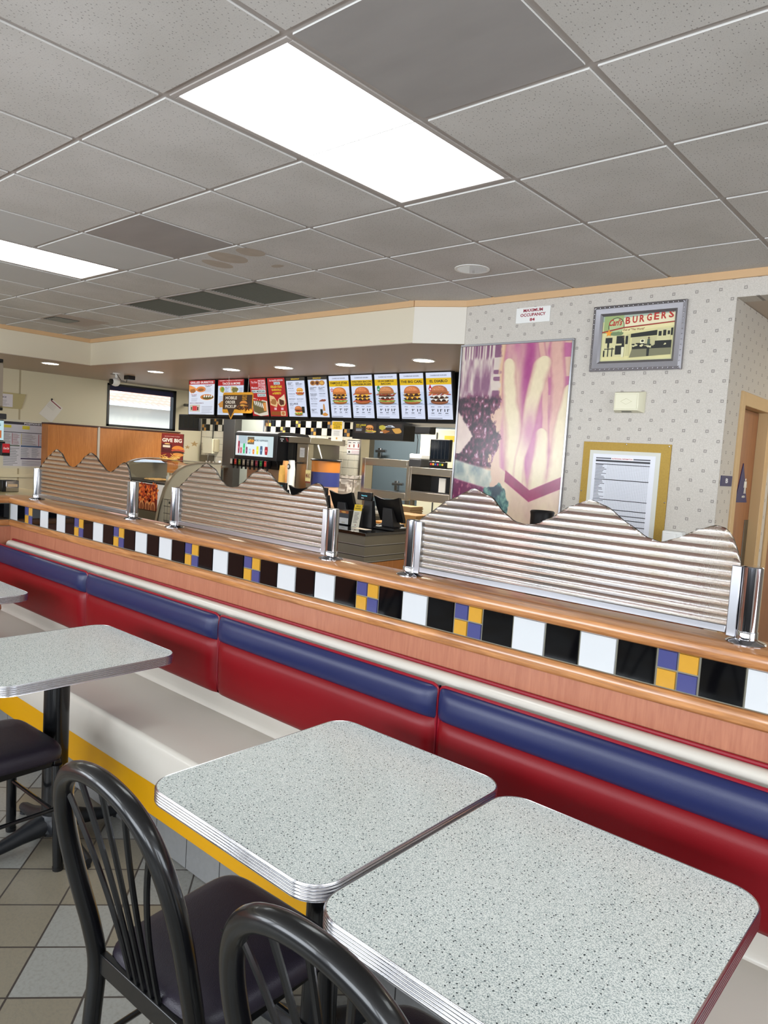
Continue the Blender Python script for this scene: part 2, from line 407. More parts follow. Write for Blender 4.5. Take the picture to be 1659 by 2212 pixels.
BUN, BUN2, PAT, CHZ, LET, TOM, WHT = (206, 126, 62), (160, 88, 40), (66, 40, 26), (250, 190, 70), (120, 160, 60), (200, 60, 40), (240, 236, 226)
def burger(g, cu, cv, w_, h_, kit='lpcpc', bun=BUN):
    """layers from the bottom: l lettuce, t tomato, p patty, c cheese, b bacon, w white cheese, o rings"""
    n = len(kit); hb = h_*.15; ht = h_*.36; hm = (h_-hb-ht)/n
    dark = tuple(int(v*.72) for v in bun); lite = tuple(min(255, int(v*1.13+10)) for v in bun)
    g.ell(cu, cv+hb*.25, w_*.50, hb*.45, (150, 160, 178), 20)
    g.ell(cu, cv+hb*.85, w_*.40, hb*.95, dark, 20); g.ell(cu, cv+hb*1.1, w_*.41, hb*.7, bun, 20)
    z = cv+hb
    for q in kit:
        z += hm*.5; ww = w_*.43
        if q == 'p':
            g.ell(cu, z, ww, hm*.95, PAT, 26, jag=.09)
            for k in range(7): g.ell(cu+ww*random.uniform(-.85, .85), z+hm*random.uniform(-.4, .3), ww*.2, hm*.34, random.choice([(104, 68, 46), (44, 26, 18), (84, 52, 34)]), 9, jag=.2, new=k == 0)
        elif q in 'cw':
            c = CHZ if q == 'c' else WHT; k = []; ph = random.random()
            for i in range(11): k.append((cu-ww*.97+1.94*ww*i/10, z+hm*.3-hm*(1.7 if (i+int(ph*3)) % 3 == 1 else .35)*random.uniform(.75, 1.1)))
            g.poly([(cu-ww*.85, z+hm*.75)]+k+[(cu+ww*.85, z+hm*.75)], c)
        elif q == 'l':
            k = [(cu+(w_*.52*(1 if i % 2 else .88)*random.uniform(.93, 1.03))*math.cos(2*PI*i/34), z+hm*(1.0 if i % 2 else .55)*math.sin(2*PI*i/34)) for i in range(34)]
            g.poly(k, LET)
            for k in range(7): g.ell(cu+w_*random.uniform(-.42, .42), z+hm*random.uniform(-.3, .3), w_*.08, hm*.36, random.choice([(190, 206, 120), (84, 128, 44), (150, 180, 84)]), 9, jag=.3, new=k == 0)
        elif q == 't': g.ell(cu, z, ww*.96, hm*.62, TOM, 22); g.ell(cu-w_*.04, z+hm*.42, ww*.88, hm*.34, (244, 232, 226), 20, jag=.1)
        elif q == 'b':
            for k in range(5): g.ell(cu+ww*(-.9+.45*k), z+hm*random.uniform(-.2, .2), w_*.15, hm*.5, random.choice([(170, 70, 52), (196, 96, 70), (150, 56, 40)]), 12, jag=.2, rot=random.uniform(-.4, .4), new=k == 0)
        elif q == 'o':
            for d in (-.30, .0, .28): g.ell(cu+w_*d, z+hm*.2, w_*.18, hm*1.0, (206, 128, 60), 16, jag=.08); g.ell(cu+w_*d, z+hm*.2, w_*.08, hm*.5, (244, 214, 150), 12)
        z += hm*.5
    g.ell(cu, z-ht*.10, w_*.40, ht*.14, dark, 22)
    g.poly([(cu+w_*.40*math.copysign(abs(math.cos(a))**.8, math.cos(a)), z-ht*.10+ht*1.05*math.sin(a)**.85) for a in np.linspace(0, PI, 24)], bun)
    g.poly([(cu-w_*.04+w_*.30*math.cos(a), z+ht*.22+ht*.62*math.sin(a)**.9) for a in np.linspace(0, PI, 20)], lite)
    for i in range(16): g.ell(cu+w_*random.uniform(-.26, .26), z+ht*random.uniform(.25, .78), w_*.013, ht*.025, (244, 218, 170), 6, new=i == 0)

def canvas(name, O, U, V, W, H, nx, ny, fn, parent, rough=.3, label=None):
    """a print whose ink colours come from fn(u, v), stored per vertex"""
    u, v = np.meshgrid(np.linspace(0, 1, nx), np.linspace(0, 1, ny)); c = np.clip(fn(u, v), 0, 255)/255.
    c = np.where(c <= .04045, c/12.92, ((c+.055)/1.055)**2.4)
    off = wloc(parent); O = Vector(O)-off; U = Vector(U).normalized(); V = Vector(V).normalized()
    P = np.array(O)[None, None]+u[..., None]*W*np.array(U)+v[..., None]*H*np.array(V)
    me = bpy.data.meshes.new(name); idx = np.arange(nx*ny).reshape(ny, nx)
    F = np.stack([idx[:-1, :-1], idx[:-1, 1:], idx[1:, 1:], idx[1:, :-1]], -1).reshape(-1, 4)
    me.from_pydata(P.reshape(-1, 3).tolist(), [], F.tolist())
    a = me.color_attributes.new('ink', 'FLOAT_COLOR', 'POINT')
    a.data.foreach_set('color', np.concatenate([c.reshape(-1, 3), np.ones((nx*ny, 1))], 1).ravel())
    key = 'ink_canvas_%g' % rough
    if key not in MATS:
        m = bpy.data.materials.new(key); m.use_nodes = True; MATS[key] = m
        n = m.node_tree.nodes.new('ShaderNodeVertexColor'); n.layer_name = 'ink'
        m.node_tree.links.new(n.outputs[0], m.node_tree.nodes['Principled BSDF'].inputs['Base Color'])
        m.node_tree.nodes['Principled BSDF'].inputs['Roughness'].default_value = rough
    me.materials.append(MATS[key])
    o = bpy.data.objects.new(name, me); COL.objects.link(o); o.parent = parent
    if label: o['label'] = label
    return o

# ================================================================== STRUCTURE
CZ, SZ = 2.743, 2.433          # main ceiling, lower (soffit) ceiling
GX, GY, GT = -3.4555, 1.3351, .61
YW = 4.305                     # wallpapered wall
YS, XS = 4.14, -8.33           # faces of the soffit
XL, YB = -10.2, 7.0            # left wall, tiled back wall
XR, YF = 4.0, -3.2
struct(bx('floor', XL-.1, XR+.1, YF-.1, 9.2, -.05, 0, m_floor), 'diagonally laid grey and beige ceramic floor tiles')

# --- ceiling: lay-in tiles hanging slightly below a painted T grid
LIGHTS = [(i, j) for i in (-8, -3, 2) for j in (0, -7)] + [(7, 0)]
skip = set()
for i, j in LIGHTS: skip |= {(i, j), (i, j+1)}
VENTS = [(-4, 3), (-3, 3), (-2, 3)]; skip |= set(VENTS)
SMOOTH = {(-2, 0), (-2, 1), (-3, 1), (-2, 2), (-4, 1), (-3, 0)}; DARK = {(-1, 1), (3, 0)}
mb = MB()
mb.box(XS, XR, YF, YW+.02, CZ+.012, CZ+.06, m_tbar)
for i in range(-9, 13):
    for j in range(-8, 5):
        if (i, j) in skip: continue
        x0, x1 = GX+GT*i+.013, GX+GT*(i+1)-.013; y0, y1 = GY+GT*j+.013, GY+GT*(j+1)-.013
        x0, x1 = max(x0, XS), min(x1, XR); ym = YS if x1 < -3.3 else YW; y0, y1 = max(y0, YF), min(y1, ym)
        if x1-x0 < .03 or y1-y0 < .03: continue
        m = m_darktile if (i, j) in DARK else m_smoothtile if (i, j) in SMOOTH or (i+2*j) % 11 == 3 and j < -1 else m_fiss
        mb.hexa([(x0, y0, CZ-.008), (x1, y0, CZ-.008), (x1, y1, CZ-.008), (x0, y1, CZ-.008), (x0, y0, CZ+.011), (x1, y0, CZ+.011), (x1, y1, CZ+.011), (x0, y1, CZ+.011)], m, skip=(2, 3, 4, 5))
        for a, b in (((x0, y0), (x1, y0)), ((x1, y0), (x1, y1)), ((x1, y1), (x0, y1)), ((x0, y1), (x0, y0))):
            mb.poly([(a[0], a[1], CZ-.008), (a[0], a[1], CZ+.011), (b[0], b[1], CZ+.011), (b[0], b[1], CZ-.008)], m_tedge)
ceil = struct(mb.build('ceiling', smooth=False), 'suspended ceiling of fissured grey lay-in tiles')
mb = MB()
for i in range(-8, 13): x = GX+GT*i; mb.box(x-.012, x+.012, YF, YS if x < -3.42 else YW, CZ-.002, CZ+.012, m_tbar)
for j in range(-7, 5): y = GY+GT*j; mb.box(XS, XR, y-.012, y+.012, CZ-.0021, CZ+.0119, m_tbar)
mb.build('ceiling_grid', ceil, smooth=False)
mb = MB()      # water stains on one tile
def stain(cx_, cy_, a, b, ring=True):
    pts = [(cx_+a*math.cos(t)*(1+.06*math.sin(3*t)), cy_+b*math.sin(t), CZ-.0084) for t in np.linspace(0, 2*PI, 28)[:-1]]
    mb.poly(pts, m_stain)
stain(-3.73, 2.70, .10, .13); stain(-3.50, 2.69, .08, .09); stain(-3.92, 2.76, .07, .11); stain(-3.60, 2.98, .05, .03)
mb.build('water_stain', ceil, smooth=False, recalc=False, label='brown water stains on a ceiling tile')

def crown(name, p, q, nrm, lab):
    p, q, n = Vector(p), Vector(q), Vector(nrm).normalized()*.016
    mb = MB(); mb.hexa([(p.x, p.y, CZ-.052), (q.x, q.y, CZ-.052), (q.x+n.x, q.y+n.y, CZ-.052), (p.x+n.x, p.y+n.y, CZ-.052),
        (p.x, p.y, CZ-.003), (q.x, q.y, CZ-.003), (q.x+n.x, q.y+n.y, CZ-.003), (p.x+n.x, p.y+n.y, CZ-.003)], m_crown)
    struct(mb.build(name, bevel=.002), lab)
crown('trim_1', (XS, YF), (XS, YS), (1, 0), 'tan trim under the ceiling on the left soffit face')
crown('trim_2', (XS, YS), (-3.42, YS), (0, -1), 'tan trim under the ceiling on the long soffit face')
crown('trim_3', (-3.42, YS), (-3.07, YW), (.165, -.35), 'tan trim on the short slanted soffit face')
crown('trim_4', (-3.07, YW), (XR, YW), (0, -1), 'tan trim above the wallpapered wall')

# --- soffit and lower ceiling over the counters and the kitchen
mb = MB()
out = [(XS, YF), (XS, YS), (-3.42, YS), (-3.07, YW), (-3.07, 9.0), (XL, 9.0), (XL, YF)]
mb.prism(out, 'z', SZ+.002, CZ+.02, m_cream); bmesh.ops.recalc_face_normals(mb.bm, faces=mb.bm.faces)
struct(mb.build('wall_soffit', smooth=False), 'cream painted soffit face over the order counter')
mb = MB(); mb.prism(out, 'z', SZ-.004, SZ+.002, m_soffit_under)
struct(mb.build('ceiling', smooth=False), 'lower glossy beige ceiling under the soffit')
# slanted end is painted white
a_, b_ = Vector((-3.42, YS, 0)), Vector((-3.07, YW, 0)); n_ = Vector((.165, -.35, 0)).normalized()*.004
mb = MB(); mb.hexa([a_+Vector((0, 0, SZ-.004)), b_+Vector((0, 0, SZ-.004)), b_+n_+Vector((0, 0, SZ-.004)), a_+n_+Vector((0, 0, SZ-.004)),
    a_+Vector((0, 0, CZ-.05)), b_+Vector((0, 0, CZ-.05)), b_+n_+Vector((0, 0, CZ-.05)), a_+n_+Vector((0, 0, CZ-.05))], m_white_paint)
struct(mb.build('wall_soffit', smooth=False), 'white painted short slanted end of the soffit')

# --- wallpapered wall with wainscot, return wall with a door, corridor
XC = -1.25
mb = MB(); mb.box(-3.07, XC, YW, YW+.14, 0, CZ, m_paper_x); mb.box(XC, XR, YW, YW+.14, 2.59, CZ, m_paper_x)
struct(mb.build('wall_back', smooth=False), 'pale wallpaper wall with small grey squares')
mb = MB(); mb.box(-3.07, XC, YW-.012, YW, .1, 1.0, m_peach)
for x in (-3.0, -2.2, -1.45, -1.262): mb.box(x-.012, x+.012, YW-.016, YW-.012, .1, 1.0, m_alu_b)
struct(mb.build('wall_wainscot', smooth=False), 'peach laminate wainscot below the wallpaper')
struct(bx('baseboard_back', -3.07, XC, YW-.018, YW, 0, .1, m_kick))
DY0, DY1, DZ = 4.60, 5.23, 2.07
mb = MB(); mb.box(XC-.12, XC, YW+.14, DY0-.03, 0, 2.59, m_paper_y); mb.box(XC-.12, XC, DY0-.03, DY1+.06, DZ+.03, 2.59, m_paper_y)
mb.box(XC-.0005, XC+.0005, YW, YW+.15, 0, 2.59, m_paper_y)
mb.box(XC-.12, XC, DY1+.06, 6.2, 0, 2.59, m_paper_y)
struct(mb.build('wall_corridor', smooth=False), 'wallpapered side wall of the corridor to the washrooms')
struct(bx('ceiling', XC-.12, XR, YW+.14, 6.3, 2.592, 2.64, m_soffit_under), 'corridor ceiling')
struct(bx('wall_corridor_end', XC-.12, XR, 6.2, 6.3, 0, 2.59, m_cream), 'end wall of the corridor')
d = bpy.data.objects.new('door_1', None); COL.objects.link(d); d.location = (XC, DY0, 0); struct(d, 'brown wooden washroom door in a tan frame')
mb = MB()
mb.box(XC-.10, XC+.014, DY0-.035, DY0+.035, 0, DZ+.035, m_frametan); mb.box(XC-.10, XC+.014, DY1-.03, DY1+.06, 0, DZ+.035, m_frametan)
mb.box(XC-.10, XC+.014, DY0+.035, DY1-.03, DZ-.045, DZ+.035, m_frametan)
mb.build('door_frame', d, .004)
bx('door_leaf', XC-.09, XC-.05, DY0+.036, DY1-.031, .01, DZ-.047, m_doorw, d, .002)
bx('push_plate', XC-.05, XC-.046, DY1-.125, DY1-.04, .8, 1.32, m_steel_d, d, .001, label='dull steel edge plate')
lc = bpy.data.lights.new('corridor_lamp', 'AREA'); lc.size = .5; lc.energy = 14; lc.color = (1, .88, .68)
o = bpy.data.objects.new('corridor_lamp', lc); COL.objects.link(o); o.location = (.2, 5.5, 2.56)
# second door further along, seen as a brown sliver
d2 = bpy.data.objects.new('door_2', None); COL.objects.link(d2); d2.location = (XC, 5.45, 0); struct(d2, 'second brown door further down the corridor')
mb = MB(); mb.box(XC-.0, XC+.014, 5.42, 5.50, 0, 2.1, m_frametan); mb.box(XC, XC+.014, 5.5, 6.19, 2.02, 2.1, m_frametan); mb.build('door_frame', d2, .003)
bx('door_leaf', XC+.0, XC+.01, 5.5, 6.19, .01, 2.02, m_doorw, d2)

# --- left wall with the service window, tiled back wall
WY0, WY1, WZ0, WZ1 = 5.34, 6.50, 1.765, 2.40
mb = MB()
mb.box(XL-.12, XL, YF, WY0, 0, CZ, m_kwall); mb.box(XL-.12, XL, WY1, 9.0, 0, CZ, m_kwall)
mb.box(XL-.12, XL, WY0, WY1, 0, WZ0, m_kwall); mb.box(XL-.12, XL, WY0, WY1, WZ1, CZ, m_kwall)
struct(mb.build('wall_left', smooth=False), 'beige panelled wall behind the service counter')
mb = MB()
m_joint = mat('joint_strip', (168, 156, 126), .5); mb.box(XL, XL+.0004, 4.085, 4.11, 0, SZ, m_joint); mb.box(XL, XL+.0004, 2.85, 2.88, 0, SZ, m_joint); mb.box(XL, XL+.02, YF, 5.3, .98, 1.02, m_kwall)
struct(mb.build('trim_5', smooth=False), 'narrow joint strips on the beige wall')
wn = bpy.data.objects.new('window_1', None); COL.objects.link(wn); wn.location = (XL, WY0, WZ0); struct(wn, 'service window looking out to a tiled roof')
mb = MB()
for a0, a1, c0, c1 in ((WY0, WY0+.035, WZ0, WZ1), (WY1-.05, WY1, WZ0, WZ1), (WY0, WY1, WZ0, WZ0+.03), (WY0, WY1, WZ1-.03, WZ1)):
    mb.box(XL-.08, XL+.012, a0, a1, c0, c1, m_black)
mb.build('window_frame', wn, .002)
bx('pane', XL-.045, XL-.04, WY0+.035, WY1-.05, WZ0+.03, WZ1-.03, m_glass, wn)
bx('blind', XL-.03, XL-.005, WY0+.04, WY1-.055, WZ1-.10, WZ1-.03, mat('navy_blind', (30, 28, 62), .7), wn, label='rolled navy blind under the window head')

XT0, XT1 = XL, -6.55
struct(bx('wall_kitchen', XT0, XT1, YB, YB+.12, 0, CZ, m_grout), 'white tiled kitchen wall with a two row chequered frieze')
wk = bpy.data.objects['wall_kitchen']
TP = .1097
mb = MB()
def tile(mb, x, z, w_, h_, y, m, t=.006): mb.hexa([(x+.0012, y-t, z+.0012), (x+w_-.0012, y-t, z+.0012), (x+w_, y, z), (x, y, z), (x+.0012, y-t, z+h_-.0012), (x+w_-.0012, y-t, z+h_-.0012), (x+w_, y, z+h_), (x, y, z+h_)], m)
nx = int((XT1-XT0)/TP)
m_tgold = mat('gold_glazed_tile', (198, 146, 76), .2); m_kt = mat('cream_glazed_tile', (226, 220, 200), .22, noise=(8, .03))
for i in range(nx+1):
    x = XT1-TP*(i+1)+.002
    if x < XT0: break
    for r in range(-9, 5):
        z = 1.81+.104*r
        if r in (0, 1):
            k = (i+r*3) % 6
            if k == 2:
                h = .048
                for a in (0, 1):
                    for c in (0, 1): tile(mb, x+a*.053, z+c*.051, .050, h, YB, m_tgold if (a+c) % 2 else m_dark)
                continue
            m = m_tblack if k % 2 == 1 else m_kt
            if r == 1: m = m_tblack if k in (1, 3, 5) else m_kt
            tile(mb, x, z, .105, .1, YB, m)
        elif z > 0: tile(mb, x, z, .105, .1, YB, m_kt)
mb.build('wall_tiles', wk, smooth=False)
struct(bx('wall_kitchen_end', XT1, XT1+.03, YB-.03, YB+.13, 0, CZ, m_steel), 'steel edge strip of the tiled wall')
struct(bx('wall_kitchen_back', XL, -2.9, 8.6, 8.7, 0, CZ, m_bluewall), 'blue grey wall far inside the kitchen')
struct(bx('wall_kitchen_side', -3.07, -2.95, YW+.14, 8.6, 0, CZ, m_white_paint), 'pale wall beside the pass-through')
struct(bx('wall_kitchen_inner', -6.6, -6.55, YB+.13, 7.26, 0, CZ, mat('olive_paint', (60, 56, 46), .6)), 'olive grey wall inside the kitchen')

# --- room behind the camera
mb = MB(); xs = [XL]+[v for p in WIN_X for v in p]+[XR]
mb.box(XL, XR, YF-.12, YF, 0, .85, m_dark); mb.box(XL, XR, YF-.12, YF, 2.35, CZ, m_paper_x)
for a_, b_ in zip(xs[::2], xs[1::2]): mb.box(a_, b_, YF-.12, YF, .85, 2.35, m_paper_x)
struct(mb.build('wall_front', smooth=False), 'window wall behind the tables')
mb = MB(); mb.box(XR, XR+.12, YF, -1.0, 0, CZ, m_paper_y); mb.box(XR, XR+.12, 2.6, 6.3, 0, CZ, m_paper_y); mb.box(XR, XR+.12, -1, 2.6, 0, .85, m_peach); mb.box(XR, XR+.12, -1, 2.6, 2.35, CZ, m_paper_y)
struct(mb.build('wall_right', smooth=False))

# ================================================================== CEILING FITTINGS
m_lens = mat('lit_prismatic_lens', (246, 252, 252), emis=5)
def make_light(i, j, label):
    x0, y0 = GX+GT*i+.012, GY+GT*j+.012; x1, y1 = x0+GT-.024, y0+2*GT-.024
    t = thing('ceiling_light', label, 'ceiling light', ((x0+x1)/2, (y0+y1)/2, CZ), 'recessed fluorescent ceiling panels')
    mb = MB(); f = .022
    for a, b, c, e in ((x0, x1, y0, y0+f), (x0, x1, y1-f, y1), (x0, x0+f, y0+f, y1-f), (x1-f, x1, y0+f, y1-f)): mb.box(a, b, c, e, CZ-.006, CZ+.011, m_tbar)
    mb.build('frame', t, .002)
    mb = MB(); n = 90
    for k in range(n):
        a = y0+f+(y1-y0-2*f)*k/n; b = y0+f+(y1-y0-2*f)*(k+1)/n
        mb.poly([(x0+f, a, CZ-.001), (x1-f, a, CZ-.001), (x1-f, (a+b)/2, CZ-.004), (x0+f, (a+b)/2, CZ-.004)], m_lens)
        mb.poly([(x0+f, (a+b)/2, CZ-.004), (x1-f, (a+b)/2, CZ-.004), (x1-f, b, CZ-.001), (x0+f, b, CZ-.001)], m_lens)
    mb.build('diffuser', t, smooth=False, label='glowing prismatic lens')
    return t
L0 = make_light(2, 0, 'large glowing fluorescent panel in the ceiling nearest the camera')
def cl(i, j): return (GX+GT*i+GT/2, GY+GT*j+GT, CZ)
for (i, j), lb in {(-3, 0): 'second glowing ceiling panel, cut off at the left edge of the photo', (-8, 0): 'ceiling panel light farthest left, above the drinks station',
                   (7, 0): 'ceiling panel light to the right of the tables', (2, -7): 'ceiling panel light near the window wall, behind the camera',
                   (-3, -7): 'ceiling panel light near the window wall, left of the camera', (-8, -7): 'ceiling panel light in the far left corner of the window wall'}.items():
    dup(L0, cl(i, j), lb)
def make_grille(i, j, lb):
    x0, y0 = GX+GT*i+.012, GY+GT*j+.012; x1, y1 = x0+GT-.024, y0+GT-.024
    t = thing('return_air_grille', lb, 'air vent', ((x0+x1)/2, (y0+y1)/2, CZ), 'three return air grilles side by side in the ceiling')
    mb = MB()
    for a, b, c, e in ((x0, x1, y0, y0+.02), (x0, x1, y1-.02, y1), (x0, x0+.02, y0, y1), (x1-.02, x1, y0, y1)): mb.box(a, b, c, e, CZ-.008, CZ+.008, m_tbar)
    mb.build('frame', t)
    bx('backing', x0+.02, x1-.02, y0+.02, y1-.02, CZ+.0085, CZ+.0115, m_vent, t)
    mb = MB()
    for k in range(22):
        y = y0+.03+(y1-y0-.06)*k/21; mb.hexa([(x0+.02, y-.010, CZ-.006), (x1-.02, y-.010, CZ-.006), (x1-.02, y-.008, CZ-.006), (x0+.02, y-.008, CZ-.006), (x0+.02, y, CZ+.008), (x1-.02, y, CZ+.008), (x1-.02, y+.002, CZ+.008), (x0+.02, y+.002, CZ+.008)], m_ventb)
    mb.build('louvre_blades', t); return t
g0 = make_grille(-2, 3, 'rightmost of the three dark louvred ceiling grilles')
dup(g0, (g0.location.x-GT, g0.location.y, CZ), 'middle one of the three dark louvred ceiling grilles')
dup(g0, (g0.location.x-2*GT, g0.location.y, CZ), 'leftmost of the three dark louvred ceiling grilles')
# small supply diffuser
t = thing('supply_diffuser', 'small square supply diffuser with black slots at far left of the ceiling', 'air vent', (-7.2, 3.3, CZ))
bx('plate', -7.42, -6.90, 3.13, 3.62, CZ-.012, CZ-.0075, m_tbar, t, .003)
mb = MB()
mb.box(-7.38, -7.12, 3.17, 3.42, CZ-.014, CZ-.0125, m_vent)
for k in range(6): mb.box(-7.36+.042*k, -7.352+.042*k, 3.18, 3.41, CZ-.02, CZ-.0141, m_ventb)
mb.build('slots', t, smooth=False)
# unlit recessed can
t = thing('recessed_can_light', 'unlit recessed can light with mirrored cone in the ceiling tile', 'ceiling light', (-2.549, 3.598, CZ))
mb = MB(); mb.lathe([(.105, CZ-.0085), (.105, CZ-.012), (.088, CZ-.012), (.088, CZ-.008)], (-2.549, 3.598, 0), m_white, 32); mb.build('trim_ring', t)
mb = MB(); mb.lathe([(.088, CZ-.0118), (.07, CZ-.0105), (.045, CZ-.0095), (.0, CZ-.0086)], (-2.549, 3.598, 0), m_chrome, 32); mb.build('reflector_cone', t)
# downlights in the soffit
m_dl = mat('lit_downlight', (255, 240, 214), emis=14)
def downlight(x, y, lb):
    t = thing('downlight', lb, 'ceiling light', (x, y, SZ-.004), 'round glowing downlights under the soffit')
    mb = MB(); mb.lathe([(.105, SZ-.0045), (.105, SZ-.009), (.09, SZ-.010), (.09, SZ-.0045)], (x, y, 0), m_white, 28); mb.build('trim_ring', t)
    mb = MB(); mb.lathe([(.09, SZ-.0085), (.0, SZ-.0085)], (x, y, 0), m_dl, 28); mb.build('lens', t, smooth=False)
    l = bpy.data.lights.new('downlight_lamp', 'SPOT'); l.energy = 52; l.color = (1, .86, .66); l.spot_size = math.radians(125); l.spot_blend = .8; l.shadow_soft_size = .08
    o = bpy.data.objects.new('downlight_lamp', l); COL.objects.link(o); o.location = (0, 0, -.02); o.parent = t
    return t
D0 = downlight(-3.91, 4.90, 'glowing round downlight nearest the wallpapered wall')
for x, y, lb in ((-4.88, 4.93, 'glowing round downlight above the yellow bannered menu screens, second from the wallpapered wall'),
                 (-5.76, 4.92, 'glowing round downlight third from the wallpapered wall'),
                 (-6.59, 4.88, 'glowing round downlight just above the brown pickup sign'),
                 (-7.95, 4.77, 'glowing round downlight in front of the service window'),
                 (-8.71, 3.84, 'glowing round downlight in the left arm of the soffit')):
    dup(D0, (x, y, SZ-.004), lb)

# ================================================================== LOW PARTITION WALL
YP = 1.9; XCOR = -4.83; X_END = 1.2
hw = bpy.data.objects.new('wall_half', None); COL.objects.link(hw); hw.location = (XCOR, YP, 0)
struct(hw, 'low partition wall with oak cap and a band of coloured tiles')
mb = MB(); mb.box(XCOR-.14, X_END, YP, 2.045, .1, .99, m_peach); mb.box(XCOR-.14, X_END, YP+.002, 2.043, .99, 1.139, m_grout)
mb.box(XCOR-.14, X_END, YP+.01, 2.03, 0, .1, m_kick)
mb.build('panel', hw, smooth=False)
mb = MB(); pr = [(1.884, 1.142), (1.880, 1.150), (1.880, 1.166), (1.884, 1.174), (1.892, 1.178), (2.052, 1.178), (2.060, 1.172), (2.062, 1.148), (2.056, 1.140), (1.89, 1.1385)]
mb.prism(pr, 'x', XCOR-.16, X_END, m_oak); mb.build('oak_cap', hw)
mb = MB(); pr = [(YP, .992), (1.892, .993), (1.886, .999), (1.884, 1.012), (1.886, 1.026), (1.892, 1.033), (YP, 1.034)]
mb.prism(pr, 'x', XCOR, X_END, m_oak); mb.build('oak_rail', hw)
mb = MB(); seq = {2, 8, 12, 18, 22, 28, 32, 38}; col = 'w'; base = [1.0365, .1]
x = XCOR; nxt = {}; order = []
k = 0; colr = 0
while x < X_END-.1:
    x0 = XCOR+TP*k
    if k in seq or k in (42, 48):
        h = .0478
        for a in (0, 1):
            for c in (0, 1): tile(mb, x0+.003+a*.0537, base[0]+c*.0515, .0497, h, YP+.002, m_tblue if a != c else m_tyellow, .005)
        colr = 1
    else:
        m = m_twhite if colr == 0 else m_tblack
        tile(mb, x0+.002, base[0], TP-.0045, base[1]-.0005, YP+.002, m, .005); colr = 1-colr
    if k+1 in seq or k+1 in (42, 48): colr = 1
    k += 1; x = XCOR+TP*k
mb.build('tile_band', hw, smooth=False, label='glazed tiles in black, white, violet and yellow')
# left arm of the partition, running toward the camera
hl = bpy.data.objects.new('wall_half_left', None); COL.objects.link(hl); hl.location = (XCOR, YP, 0); struct(hl, 'short left arm of the low partition wall')
mb = MB(); mb.box(XCOR-.14, XCOR, YF+.9, YP-.001, .1, .99, m_peach); mb.box(XCOR-.138, XCOR-.002, YF+.9, YP-.001, .99, 1.139, m_grout); mb.box(XCOR-.13, XCOR-.01, YF+.9, YP, 0, .1, m_kick); mb.build('panel', hl, smooth=False)
mb = MB(); mb.prism([(a-YP+XCOR+.0, b) for a, b in []] or [(XCOR+.016, 1.142), (XCOR+.02, 1.150), (XCOR+.02, 1.166), (XCOR+.016, 1.174), (XCOR+.008, 1.178), (XCOR-.16, 1.178), (XCOR-.16, 1.14)], 'y', YF+.9, 1.89, m_oak_y); mb.build('oak_cap', hl)
mb = MB(); mb.prism([(XCOR, .992), (XCOR+.012, .996), (XCOR+.016, 1.012), (XCOR+.012, 1.03), (XCOR, 1.034)], 'y', YF+.9, 1.884, m_oak_y); mb.build('oak_rail', hl)
mb = MB()
for k in range(30):
    y1 = 1.89-TP*k; m = (m_tblack, m_twhite)[k % 2]
    mb.box(XCOR-.002, XCOR+.003, y1-TP+.004, y1, 1.0365, 1.136, m)
mb.build('tile_band', hl, smooth=False)

